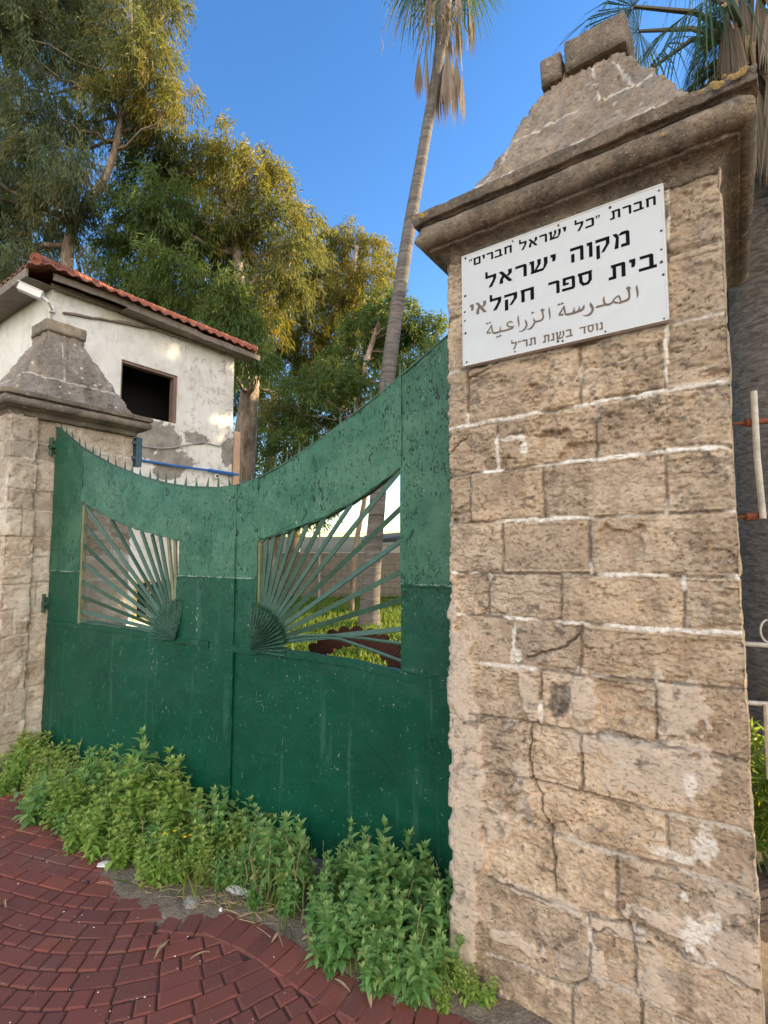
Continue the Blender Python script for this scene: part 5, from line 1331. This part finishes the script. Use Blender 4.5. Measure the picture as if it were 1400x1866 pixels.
def palm(label, trunk, crown, nfr, ndead, Lf, pet, seed, bark, group, dead_drop=1.4, rings=0.0, kseg=28, el_lo=-35):
    r = rng(seed); t = np.array(trunk, float)
    root = thing('palm_tree', label, 'palm tree', t[0, :3] * [1, 1, 0], group)
    n = int(np.sum(np.linalg.norm(np.diff(t[:, :3], axis=0), axis=1)) / .06)
    q = np.linspace(0, len(t) - 1, n); ip = np.stack([np.interp(q, range(len(t)), t[:, k]) for k in range(4)], 1)
    for _ in range(30): ip[1:-1] = (ip[:-2] + 2 * ip[1:-1] + ip[2:]) / 4
    mbx = MB(); mbx.tube(ip[:, :3], ip[:, 3] * (1 + rings * (r.random(n) - .5)), 22); mbx.build('trunk', M[bark], root, smooth=True)
    c = np.array(crown)
    for k in range(nfr):
        green, pg = MB(), MB()
        az = 2.4 * k + r.normal(0, .2); el = R(r.uniform(el_lo + 10, 75)) if k % 3 else R(r.uniform(el_lo, el_lo + 35))
        d = np.array([math.cos(az) * math.cos(el), math.sin(az) * math.cos(el), math.sin(el)])
        tip = c + d * pet * r.uniform(.8, 1.1) - Z * .15 * pet * (1 - math.sin(el))
        pts = np.array([c, c + d * pet * .5 + Z * .06, tip]); pg.tube(pts, [.03, .022, .014], 5)
        dd = tip - pts[1]; dd /= np.linalg.norm(dd); side = np.cross(dd, Z)
        frond(green, tip, dd - Z * .25, side, Lf * r.uniform(.85, 1.1), 1.9, kseg, .9, .03, seed + k)
        fo = build_r(green, 'frond', M['palm_green'], root); pg.build('petiole', M['petiole'], fo)
    for k in range(ndead):
        dead, pd = MB(), MB()
        az = 2.4 * k + r.normal(0, .3); d = np.array([math.cos(az), math.sin(az), 0])
        l1 = dead_drop * r.uniform(.55, 1.2)
        a = c - Z * r.uniform(.0, .4) + d * .1; m = a + d * r.uniform(.25, .5) - Z * .1; e = m + d * r.uniform(-.05, .12) - Z * l1
        pd.tube(np.array([a, m, m + (e - m) * .4, e]), [.028, .022, .016, .012], 5)
        frond(dead, e, -Z + d * .05, np.array([-d[1], d[0], 0]), Lf * r.uniform(.9, 1.25), .16, 22, .0, .022, seed + 100 + k, hang=1, plate=.5)
        fo = build_r(dead, 'dead_frond', M['palm_dead'], root); pd.build('petiole', M['straw'], fo)
    return root
YP = 10.8
pt = [(-.33, YP, -.05, .27), (-.31, YP, .5, .22), (-.25, YP, 1.4, .19), (-.155, YP, 2.58, .175), (.07, YP, 5.5, .165), (.30, YP, 7.2, .155), (.56, YP, 8.93, .145), (.95, YP, 11.17, .125), (1.235, YP, 12.8, .12), (1.39, YP, 14.0, .15), (1.42, YP, 14.9, .2), (1.43, YP, 15.5, .2)]
palm('tall slender palm with a leaning trunk and hanging dead fronds, standing behind the gate', pt, (1.43, YP, 15.7), 20, 9, 1.15, 1.15, 7, 'palm_bark', 'fan palms', 1.0, el_lo=12)
# its skirt of dead fronds hanging low on long petioles
r = rng(77)
hang = thing('dead_palm_frond', 'cluster of brown dead fan fronds hanging low against the tall palm trunk', 'palm frond', (1.25, YP - .1, 11.3))
for k, (px, y0, y1) in enumerate([(763, 100, 190), (778, 85, 200), (790, 95, 215), (815, 85, 215), (825, 100, 240), (812, 110, 245), (832, 105, 225), (842, 130, 230), (806, 70, 180), (800, 120, 235)]):
    dd_, pp_ = MB(), MB(); yy = YP - .3 + .5 * r.random(); a = at(px, y0, yy); b = at(px, y1, yy); top = np.array([1.40, YP, 14.5]) + r.normal(0, .12, 3)
    pp_.tube(np.array([top, top * .5 + a * .5 + [np.sign(a[0] - 1.25) * .06, -.15, .25], a]), [.022, .016, .010], 5)
    frond(dd_, a, -Z, np.array([math.cos(k), math.sin(k), 0]), np.linalg.norm(b - a), .13, 26, .0, .03, 900 + k, hang=1, plate=.45)
    fo = build_r(dd_, 'dead_frond', M['palm_dead'], hang); pp_.build('petiole', M['straw'], fo)
for k, (ax_, ay_, bx_, by_) in enumerate([(850, -30, 920, 15), (760, -40, 700, 0), (800, -60, 780, 20)]):
    gg_ = MB(); a = at(ax_, ay_, YP - .5 - .2 * k); b = at(bx_, by_, YP - .7 - .2 * k); d_ = b - a
    frond(gg_, a, d_ / np.linalg.norm(d_), np.array([.1, -.5, .85]), 1.05, 1.5, 40, .7, .02, 940 + k)
    build_r(gg_, 'frond', M['palm_green'], hang)
for k in range(16):          # spent flower stalks
    px0 = r.uniform(690, 880); a = at(px0, r.uniform(-20, 20), YP - .3); b = at(px0 + r.normal(-4, 10), r.uniform(40, 110), YP - .3)
    pp_ = MB(); pp_.tube(curve_pts(a, b, 6, 0, .05, r), .006, 4); pp_.build('flower_stalk', M['straw'], hang)

YQ = 4.0
qt = [(3.18, YQ, -.05, .40), (3.18, YQ, .3, .345), (3.18, YQ, 1.5, .305), (3.2, YQ, 3.2, .29), (3.2, YQ, 4.6, .28), (3.2, YQ, 5.6, .30), (3.2, YQ, 6.2, .2)]
rp = palm('thick ringed palm with shaggy brown skirt, right edge behind the near pillar', qt, (3.15, YQ, 6.1), 18, 10, .95, 1.1, 17, 'palm_bark_near', 'fan palms', .4, .05, 60)
r = rng(19)
for k in range(64):          # the shaggy skirt under the crown
    dd_, pp_ = MB(), MB(); az = r.uniform(0, 2 * math.pi); d = np.array([math.cos(az), math.sin(az), 0]); z0 = r.uniform(5.5, 6.6) if k % 5 else r.uniform(4.4, 5.4)
    a = np.array([3.2, YQ, z0]) + d * .28; e = a + d * r.uniform(.0, .16) - Z * r.uniform(.1, .45)
    pp_.tube(np.array([a, a * .5 + e * .5 + d * .05, e]), [.03, .024, .012], 5)
    frond(dd_, e, -Z + d * .1, np.array([-d[1], d[0], 0]), r.uniform(.7, 1.1), .14, 18, 0, .02, 500 + k, hang=1)
    fo = build_r(dd_, 'dead_frond', M['palm_dead'], rp); pp_.build('petiole', M['straw'], fo)
for k, (px, py, qx, qy, s) in enumerate([(1310, 75, 1225, 105, 1), (1330, 30, 1260, 20, 1), (1290, 90, 1215, 150, 1), (1350, 0, 1290, -60, 1)]):   # green fans reaching left
    gg_, pg_ = MB(), MB(); a = at(px, py, YQ - .1); b = at(qx, qy, YQ - .3); root_ = np.array([3.15, YQ, 6.1])
    pg_.tube(np.array([root_, (root_ + a) / 2 + Z * .1, a]), [.03, .022, .014], 5); dd0 = b - a
    frond(gg_, a, dd0 / np.linalg.norm(dd0), np.array([.2, -.55, .8]), .80, 1.6, 64, 1.0, .02, 620 + k)
    fo = build_r(gg_, 'frond', M['palm_green'], rp); pg_.build('petiole', M['petiole'], fo)
# thin dead strands hanging beside the cornice
# ------------------------------------------------------------------ yard behind the gate
blk = thing('block_wall', 'low grey concrete block wall across the back of the yard', 'wall', (-4, 17.2, 0))
mbx = MB()
for row in range(8):
    for k in range(22):
        x0 = -7.6 + k * .41 + (row % 2) * .2
        mbx.box([x0, 17.2 + rng(row * 50 + k).uniform(0, .012), .02 + row * .2], [.40, 0, 0], [0, .2, 0], [0, 0, .19])
mbx.build('blocks', M['block'], blk)
shed = thing('shed', 'low pale grey shed with a dark sloping roof at the back of the yard', 'shed', (2.0, 18.6, 0))
s0 = at(650, 1000, 18.)
mbx = MB(); mbx.box([-.55, 18.0, -.05], [1.9, 0, 0], [0, 2.2, 0], [0, 0, 1.95]); mbx.box([1.42, 18.02, -.05], [2.2, 0, 0], [0, 2.2, 0], [0, 0, 1.95]); mbx.build('wall', M['shed'], shed)
mbx = MB(); mbx.box([1.352, 17.97, -.05], [.06, 0, 0], [0, .1, 0], [0, 0, 2.3]); mbx.build('post', M['old_wood'], shed)
mbx = MB(); mbx.add([(-.8, 17.75, 2.02), (4.0, 17.75, 2.42), (4.0, 20.5, 2.7), (-.8, 20.5, 2.3), (-.8, 17.75, 1.92), (4.0, 17.75, 2.2), (4.0, 20.5, 2.55), (-.8, 20.5, 2.18)], [[0, 1, 2, 3], [7, 6, 5, 4], [0, 4, 5, 1], [1, 5, 6, 2], [2, 6, 7, 3], [3, 7, 4, 0]]); mbx.build('roof', M['shed_roof'], shed)
mbx = MB(); mbx.tube(curve_pts((-6, 16, 2.9), (4.5, 17.4, 3.1), 24, -.75), .014, 5); tag(mbx.build('cable', M['pvc']), 'white overhead cable sagging across the yard in front of the shed', 'cable')
mbx = MB(); mbx.tube([(-2.05, 15.9, -.05), (-2.05, 15.9, 2.3)], .035, 8); tag(mbx.build('steel_post', M['cable']), 'thin grey post standing before the block wall in the yard', 'post')
# rusty scalloped ring standing just behind the right leaf
def scallop():
    c = gp(-.95, .90, .42); n = 260; V = []
    ax = GD
    for i in range(n + 1):
        a = math.pi * i / n
        lob = abs(math.sin(a * 13)) ** .7
        ro = .40 + .055 * lob; ri = .315 - .035 * lob
        for rr, oo in ((ri, -.01), (ro, -.01), (ro, .01), (ri, .01)):
            V.append(c + ax * rr * math.cos(a) + Z * rr * .78 * math.sin(a) + GM * oo)
    F = [[4 * k + q, 4 * k + (q + 1) % 4, 4 * k + 4 + (q + 1) % 4, 4 * k + 4 + q] for k in range(n) for q in range(4)] + [[3, 2, 1, 0], [4 * n, 4 * n + 1, 4 * n + 2, 4 * n + 3]]
    t = thing('rusty_stand', 'dark rusty scalloped iron arch seen through the right gate window', 'iron arch', c * [1, 1, 0])
    put('arch', V, F, M['rust_dark'], t)
    mbx = MB()
    for s in (-1, 1):
        mbx.box(c + ax * (s * .31) - ax * .04 - GM * .015 - Z * .93, ax * .08, GM * .03, Z * .93)
    mbx.build('leg', M['rust_dark'], t)
scallop()
# lawn grass
r = rng(55); n = 42000
yy = 4.5 + 13 * r.random(n) ** 1.15; xx = -4.2 + r.random(n) * (5.2 + .25 * yy)
kk = ((xx - E0[0]) * GM[0] + (yy - E0[1]) * GM[1]) > .45
xx, yy = xx[kk], yy[kk]; n = len(xx)
P = np.stack([xx, yy, lawn_z(xx, yy)], 1)
hg = fbm(xx * 1.3, yy * 1.3, 8, 3)
D = r.normal(size=(n, 3)) * [.75, .75, .2] + [0, 0, .9]
og = leaf_object('lawn_grass', P, D, (.10 + .22 * hg) * r.uniform(.7, 1.3, n), r.uniform(.02, .045, n), M['grass'], None, 56)
kind(og, 'stuff', 'sunlit yellow green lawn grass in the yard', 'grass')

# ------------------------------------------------------------------ right edge: wicket gate behind the near pillar, shrubs
wk = thing('side_gate', 'peeling white pipe side gate with rusty hinges at the right edge', 'gate', at(1395, 1355, 2.75) * [1, 1, 0])
YW = 2.35
mbx = MB(); mbx.tube([at(1374, 713, YW), at(1380, 830, YW), at(1391, 945, YW)], .014, 12); mbx.build('post', M['galv'], wk)
for yy_ in (770, 941):
    mbx = MB(); a = at(1335, yy_ + 3, YW + .05); b = at(1430, yy_ - 4, YW + .02); mbx.tube([a, at(1362, yy_, YW + .03)], .007, 8)
    mbx.tube([at(1358, yy_ + 1, YW + .03), at(1378, yy_, YW + .03)], .019, 8); mbx.tube([at(1376, yy_ - 2, YW + .03), b], .014, 8); mbx.build('hinge', M['rust'], wk)
for yy_ in (1177, 1284):
    mbx = MB(); mbx.tube([at(1355, yy_ - 4, YW + .3), at(1470, yy_ + 4, YW + .2)], .012, 8); mbx.build('rail', M['galv'], wk)
mbx = MB(); mbx.tube([at(1398, 1284, YW + .25), at(1404, 1420, YW + .25)], .016, 8); mbx.build('post', M['galv'], wk)
mbx = MB(); cc = at(1400, 1150, YW + .2); mbx.tube([cc + np.array([math.cos(a) * .038, 0, math.sin(a) * .055]) for a in np.linspace(0, 2 * math.pi, 24)], .005, 6, False); mbx.build('ring', M['galv'], wk)
def shrub(label, x, y, h, rad, n, mat, seed, flower=0, L=(.05, .1), W=(.012, .022), grp=None):
    r = rng(seed); t = thing('shrub', label, 'shrub', (x, y, 0), grp); mbx = MB(); P, D = [], []
    for k in range(26):
        a = r.uniform(0, 2 * math.pi); e = np.array([x + math.cos(a) * rad * r.random(), y + math.sin(a) * rad * r.random(), h * r.uniform(.6, 1.05)])
        p = curve_pts((x + r.normal(0, .06), y + r.normal(0, .06), -.03), e, 8, .1); mbx.tube(p, np.linspace(.006, .002, 8), 5)
        m = n // 26; q = r.uniform(.15, 1, m); pp = np.stack([np.interp(q, np.linspace(0, 1, 8), p[:, j]) for j in range(3)], 1); P.append(pp); D.append(r.normal(size=(m, 3)) + [0, 0, .5])
    mbx.build('stem', M['stem'], t); P = np.concatenate(P); D = np.concatenate(D); leaf_object('foliage', P, D, r.uniform(*L, len(P)), r.uniform(*W, len(P)), M[mat], t, seed + 1)
    if flower:
        i = r.integers(0, len(P), flower); leaf_object('flower', P[i] + [0, 0, .03], r.normal(size=(flower, 3)) + [0, 0, 1], .02, .018, M['yellow'], t, seed + 2)
    return t
shrub('sunlit yellow-flowered weeds behind the right edge of the near pillar', 2.15, 2.85, .72, .55, 2600, 'grass', 61, 60)
shrub('feathery green palm-like shrub between the near pillar and the ringed palm trunk', 4.0, 6.3, 3.9, 1.0, 5200, 'dense', 63, 0, (.3, .6), (.015, .03))

# ------------------------------------------------------------------ weeds along the gate foot
def weed_mesh(seed, h, nst, big, mat='weed', flower=0):
    """one leafy weed at the origin: stem mesh, leaf mesh"""
    r = rng(seed); mbx = MB(); P, D, L, W, T = [], [], [], [], []
    for s in range(nst):
        a = r.uniform(0, 2 * math.pi); sp = r.uniform(.02, .16) * h / .35
        base = np.array([math.cos(a), math.sin(a), 0]) * r.uniform(0, .05); hh = h * r.uniform(.55, 1.05)
        tip = base + np.array([math.cos(a) * sp, math.sin(a) * sp, hh]); p = curve_pts(base - Z * .02, tip, 8, 0, .006, r); mbx.tube(p, np.linspace(.0035, .0015, 8), 5)
        nn = int(hh / (.030 + .14 * big)) + 2; az = r.uniform(0, math.pi)
        for k in range(nn):
            q = .12 + .88 * k / (nn - 1); c = np.array([np.interp(q, np.linspace(0, 1, 8), p[:, j]) for j in range(3)]); az += math.pi / 2 + r.normal(0, .2)
            size = big * (1.0 - .45 * max(0, q - .6) / .4) * r.uniform(.75, 1.15)
            for e in (0, math.pi):
                el = R(r.normal(2 + 45 * max(0, q - .55) / .45, 16)); P.append(c); D.append([math.cos(az + e) * math.cos(el), math.sin(az + e) * math.cos(el), math.sin(el) - .1]); L.append(size); W.append(size * r.uniform(.40, .52)); T.append(1.0 if r.random() < .10 * (1 - q) else np.clip(.45 * q + r.normal(.36, .16), 0, .88))
                if r.random() < .75:
                    P.append(c); D.append([math.cos(az + e + .6) * .7, math.sin(az + e + .6) * .7, .55]); L.append(size * .5); W.append(size * .2); T.append(np.clip(.45 * q + r.normal(.35, .15), 0, 1))
        for k in range(6):
            aa = k * 1.05 + r.normal(0, .2); P.append(tip); D.append([math.cos(aa), math.sin(aa), r.uniform(.5, 2.6)]); L.append(big * r.uniform(.35, .6)); W.append(big * .18); T.append(.75 + .2 * r.random())
    sm = raw_mesh('stem', np.concatenate(mbx.v), mbx.f, M['stem'])
    P, D, L, W, T = map(np.array, (P, D, L, W, T)); n = len(P)
    D = D / np.linalg.norm(D, axis=1)[:, None]
    S_ = np.cross(D, np.array([0, 0, 1.])); S_ /= np.linalg.norm(S_, axis=1)[:, None] + 1e-9; N_ = np.cross(S_, D)
    L1, W1 = L[:, None], W[:, None]
    rows = [P, P + D * L1 * .22 + S_ * W1 * .36 + N_ * W1 * .10, P + D * L1 * .22 - S_ * W1 * .36 + N_ * W1 * .10, P + D * L1 * .25, P + D * L1 * .5 + S_ * W1 * .5 + N_ * W1 * .14, P + D * L1 * .5 - S_ * W1 * .5 + N_ * W1 * .14, P + D * L1 * .5, P + D * L1 * .8 + S_ * W1 * .22 - N_ * L1 * .02, P + D * L1 * .8 - S_ * W1 * .22 - N_ * L1 * .02, P + D * L1 * .8 - N_ * L1 * .05, P + D * L1 - N_ * L1 * .14]
    V = np.stack(rows, 1).reshape(-1, 3); b = np.arange(n)[:, None] * 11
    tris = [(0, 3, 1), (0, 2, 3), (1, 3, 4), (3, 6, 4), (2, 5, 3), (3, 5, 6), (4, 6, 7), (6, 9, 7), (5, 8, 6), (6, 8, 9), (7, 9, 10), (9, 8, 10)]
    F = np.concatenate([b + list(t) for t in tris], 1).reshape(-1, 3)
    lm = raw_mesh('foliage', V, F, M[mat], False, attrs={'rnd': np.repeat(T, 11)})
    return sm, lm
M['weed_blue'] = leaf_mat('broad_weed_leaf', [(.08, .22, .07), (.12, .29, .09), (.165, .35, .11), (.23, .42, .14), (.38, .48, .16)], (.32, .58, .14), .4, .45)
PROT = [weed_mesh(700 + k, (.34, .40, .31, .37, .26, .43)[k], (11, 8, 11, 8, 11, 9)[k], (.084, .106, .074, .098, .062, .110)[k], ('weed', 'weed_blue')[k % 2]) for k in range(6)]
def weed(x, y, k, sc, rot, label, group):
    t = thing('weed', label, 'weed', (x, y, .0), group); t.scale = (sc, sc, sc); t.rotation_euler = (0, 0, rot)
    link('stem', PROT[k][0], t); link('foliage', PROT[k][1], t)
    return t
r = rng(91); WL = []
def on_gate(t, off): return E0 + GD * t - GM * off
spots = []
for t in np.arange(-.25, 3.75, .115):
    wdt = np.interp(t, [-.3, .0, .6, 1.0, 1.6, 2.0, 2.35, 2.8, 3.3, 3.75], [.3, .40, .43, .48, .53, .52, .46, .40, .50, .55])
    hgt = np.interp(t, [-.3, .0, .3, .6, 1.0, 1.5, 1.9, 2.25, 2.42, 2.55, 2.8, 3.2, 3.6, 3.8], [.5, .85, 1.15, .8, 1.1, 1.2, 1.1, 1.05, .8, .68, .78, .85, .9, .75])
    for off in np.arange(.10, wdt + .04, .135):
        p = on_gate(t + r.uniform(-.06, .06), off + r.uniform(-.04, .05)); f = off / wdt
        spots.append((p[0], p[1], t, hgt * (1.05 - .45 * f) * r.choice([r.uniform(.55, .8), r.uniform(.8, 1.0), r.uniform(.95, 1.25)])))
for k in range(9): spots.append((-3.35 + .16 * k + r.normal(0, .04), 3.98 - .05 * k + r.normal(0, .05), -.4, .42 * r.uniform(.7, 1.2)))
for k, (x, y, t, s) in enumerate(spots):
    big = t > 2.5
    pk = int(r.choice([1, 3, 5])) if big else int(r.choice([0, 2, 4] if t < .9 else [0, 2, 2, 0, 4, 3]))
    lab, grp = ('small leafy green weed at the foot of the far pillar', 'weeds at the far pillar') if t < 0 else (('broad leaved green weed in the thicket beside the near pillar', 'weeds beside the near pillar') if t > 2.35 else ('leafy green weed in the clump under the left gate leaf', 'weeds under the left gate leaf'))
    weed(x, y, pk, s, r.uniform(0, 6.28), lab, grp)
for k, (u, o, sc_) in enumerate([(.03, .05, .45), (.10, .07, .4), (.17, .06, .32), (.01, .12, .5), (.05, .16, .3)]):
    p = A0 + DR * u - DN * o
    weed(p[0], p[1], (4, 2, 0)[k % 3], sc_, k * 1.9, 'small green sprig at the near pillar foot beside its plaster band', 'sprigs at the near pillar foot')
# pale dying weed between the two clumps
ps, pl_ = weed_mesh(790, .3, 5, .05)
yw = leaf_mat('yellowing_leaf', [(.2, .24, .06), (.32, .34, .1), (.42, .4, .16)], (.5, .45, .1), .35)
pl_.materials.clear(); pl_.materials.append(yw)
for k, (x, y, s) in enumerate([(-.62, 2.75, .9), (-.52, 2.66, .7), (-.9, 2.72, .6)]):
    t = thing('weed', 'pale yellowing weed between the two green clumps at the gate foot', 'weed', (x, y, 0), 'yellowing weeds'); t.scale = (s, s, s); t.rotation_euler = (0, 0, k * 2.1)
    link('stem', ps, t); link('foliage', pl_, t)
# small yellow flowers on the left edge
def flower_plant(x, y, seed):
    r = rng(seed); t = thing('flowering_weed', 'low weed with small yellow flowers on the paving edge at the left', 'weed', (x, y, 0), 'yellow flowering weeds'); mbx = MB(); mf = MB(); P = []
    for k in range(9):
        a = r.uniform(0, 6.28); e = np.array([x + math.cos(a) * r.uniform(.03, .16), y + math.sin(a) * r.uniform(.03, .14), r.uniform(.05, .18)])
        mbx.tube(curve_pts((x, y, -.01), e, 6, .03), .0018, 4); P.append(e)
        for j in range(5):
            b = a + j * 1.256; d = np.array([math.cos(b), math.sin(b), .25]) * .013; s = np.array([-math.sin(b), math.cos(b), 0]) * .006
            mf.add([e, e + d * .6 + s, e + d, e + d * .6 - s], [[0, 1, 2, 3]])
    mbx.build('stem', M['stem'], t); mf.build('flower', M['yellow'], t); P = np.array(P); Q = np.repeat(P, 6, 0) * .55 + np.array([x, y, 0]) * .45 + r.normal(0, .02, (len(P) * 6, 3)); Q[:, 2] = np.abs(Q[:, 2])
    leaf_object('foliage', Q, r.normal(size=Q.shape) + [0, 0, .4], .04, .012, M['weed'], t, seed)
for k, (px, py) in enumerate([(92, 1475), (122, 1450), (140, 1425), (165, 1480), (232, 1520), (322, 1585), (60, 1415)]):
    p = ground_at(px, py); flower_plant(p[0], p[1] + .03, 830 + k)

# thin grass coming up among them
r = rng(404); n = 900
tg = r.uniform(-.3, 3.75, n); og_ = r.uniform(.05, .62, n); P = E0 + GD * tg[:, None] - GM * og_[:, None]; P[:, 2] = 0
kk = P[:, 1] > bound_y(P[:, 0]) - .05; P = P[kk]
kind(leaf_object('verge_grass', P, r.normal(size=P.shape) * [.4, .4, .1] + [0, 0, 1], r.uniform(.06, .22, len(P)), r.uniform(.004, .009, len(P)), M['grass'], None, 405), 'stuff', 'thin grass blades among the weeds at the gate foot', 'grass')

# ------------------------------------------------------------------ litter
def leaf_litter(px, py, l, w, ang, mat, label, grp):
    c = ground_at(px, py, .006); d = np.array([math.cos(ang), math.sin(ang), 0]); s = np.array([-d[1], d[0], 0]); V = []
    n = 9
    for k in range(n):
        q = k / (n - 1); ww = w * math.sin(math.pi * (.08 + .9 * q)) * .5; cc = c + d * (q - .5) * l + s * .25 * l * (q - .5) ** 2 + Z * (.004 + .012 * math.sin(q * 3.1))
        V += [cc - s * ww + Z * .003, cc, cc + s * ww + Z * .003]
    F = []
    for k in range(n - 1): F += [[3 * k, 3 * k + 1, 3 * k + 4, 3 * k + 3], [3 * k + 1, 3 * k + 2, 3 * k + 5, 3 * k + 4]]
    V2 = [v - Z * .0012 for v in V]; N = len(V); F += [[q + N for q in f[::-1]] for f in F]
    return tag(put('fallen_leaf', V + V2, F, mat), label, 'leaf', grp)
r = rng(66)
for k, (px, py, l, w, a) in enumerate([(640, 1730, .1, .018, 1.1), (505, 1710, .07, .014, 1.2), (622, 1800, .09, .014, -.7), (672, 1818, .10, .020, 1.9), (290, 1735, .09, .012, 1.7), (300, 1728, .08, .012, 1.3), (365, 1745, .08, .01, .5), (8, 1650, .09, .012, -.9), (497, 1665, .12, .024, .25), (380, 1650, .11, .014, .1), (560, 1716, .05, .02, .1), (420, 1668, .13, .013, -.4), (455, 1672, .11, .012, .3)]):
    leaf_litter(px, py, l, w, a, M['straw'], 'dry tan eucalyptus leaf lying on the red paving or its edge', 'fallen dry leaves')
def scrap(px, py, rx, ry, ang, h, mat, name, label, cat, seed, n=16, jag=.25):
    c = ground_at(px, py, .004); r = rng(seed); d = np.array([math.cos(ang), math.sin(ang), 0]); s = np.array([-d[1], d[0], 0]); V = [c + Z * h]
    for ring in (.5, 1.0):
        for k in range(n):
            a = 2 * math.pi * k / n; f = ring * (1 + r.uniform(-jag, jag)); V.append(c + d * rx * f * math.cos(a) + s * ry * f * math.sin(a) + Z * (h * (1.05 - ring) + r.uniform(0, h * .5)))
    F = [[0, 1 + k, 1 + (k + 1) % n] for k in range(n)] + [[1 + k, 1 + n + k, 1 + n + (k + 1) % n, 1 + (k + 1) % n] for k in range(n)]
    N = len(V); V2 = [np.array([v[0], v[1], min(v[2] - .002, .001)]) for v in V]; F += [[q + N for q in f[::-1]] for f in F] + [[1 + n + k, 1 + n + (k + 1) % n, 1 + n + (k + 1) % n + N, 1 + n + k + N][::-1] for k in range(n)]
    return tag(put(name, V + V2, F, mat), label, cat)
scrap(192, 1574, .042, .026, .35, .006, M['paper'], 'paper_scrap', 'white paper scrap lying on the red pavers at the left', 'litter', 1, jag=.12)
clear = simple('crumpled_clear_plastic', (.6, .62, .63), .15, .15, 60, .9, dist=.02)
scrap(176, 1507, .05, .03, .6, .03, clear, 'plastic_scrap', 'crumpled clear plastic at the edge of the left weeds', 'litter', 2, jag=.4)
scrap(430, 1625, .10, .035, -.5, .03, clear, 'plastic_scrap', 'long crumpled clear plastic under the middle of the weeds', 'litter', 3, jag=.3)
scrap(150, 1385, .04, .03, .5, .25, clear, 'plastic_scrap', 'clear plastic caught in the weeds at the far left', 'litter', 4, jag=.3)
scrap(350, 1650, .045, .032, .4, .04, M['rock'], 'stone', 'rough grey stone on the dirt edge below the weeds', 'stone', 5, jag=.22)
scrap(158, 1608, .014, .010, .3, .006, M['lens'], 'bottle_cap', 'small dark cap lying on the red pavers', 'litter', 6, jag=.05)
scrap(403, 1659, .010, .010, 0, .012, M['paper'], 'snail_shell', 'tiny white snail shell on the paving edge', 'shell', 7, jag=.05)
# pale petals in the joints (nobody could count them) and dry straw
r = rng(12); mbx = MB()
for k in range(150):
    px, py = r.uniform(0, 800), r.uniform(1440, 1866)
    if k > 120: px = 140 + 60 * r.normal() + r.uniform(0, 260); py = 1560 + r.uniform(0, 300)
    p = ground_at(px, py, -.001 if r.random() < .5 else .003)
    if p[1] > bound_y(p[0]): continue
    a = r.uniform(0, 6.28); l = r.uniform(.002, .006); d = np.array([math.cos(a), math.sin(a), .2]) * l; s = np.array([-math.sin(a), math.cos(a), .3]) * l * .5
    mbx.add([p - d, p + s + Z * .002, p + d, p - s + Z * .001], [[0, 3, 2, 1], [0, 1, 2, 3]])
kind(mbx.build('petals', M['petal']), 'stuff', 'pale petals and grit scattered over the red pavers', 'petals')
mbx = MB()
for k in range(230):
    q = r.random(); t = r.uniform(-.1, 3.7); bx = np.interp(t, [0, 3.76], [-2.75, .15]); by = bound_y(bx); x = bx + r.normal(0, .06); y = by + r.uniform(-.06, .22)
    if 1.9 < t < 2.9 and q < .8: y = by + r.uniform(-.05, .12)
    elif q < .45: continue
    a = r.normal(-.4, .6); l = r.uniform(.03, .12); d = np.array([math.cos(a), math.sin(a), r.normal(0, .08)]); p = np.array([x, y, .022])
    mbx.tube([p - d * l / 2, p + np.array([0, 0, r.uniform(0, .012)]), p + d * l / 2], r.uniform(.0006, .0022), 4)
for k in range(70):          # dead upright stalks among the weeds
    t = r.uniform(-.1, 3.7); p = on_gate(t, r.uniform(.08, .5)); h = r.uniform(.12, .38); e = p + np.array([r.normal(0, .07), r.normal(0, .07), h])
    mbx.tube(curve_pts(p, e, 5, 0, .008, r), np.linspace(.0024, .001, 5), 4)
kind(mbx.build('dry_straw', M['straw']), 'stuff', 'dry straw and leaf litter along the paving edge', 'straw')
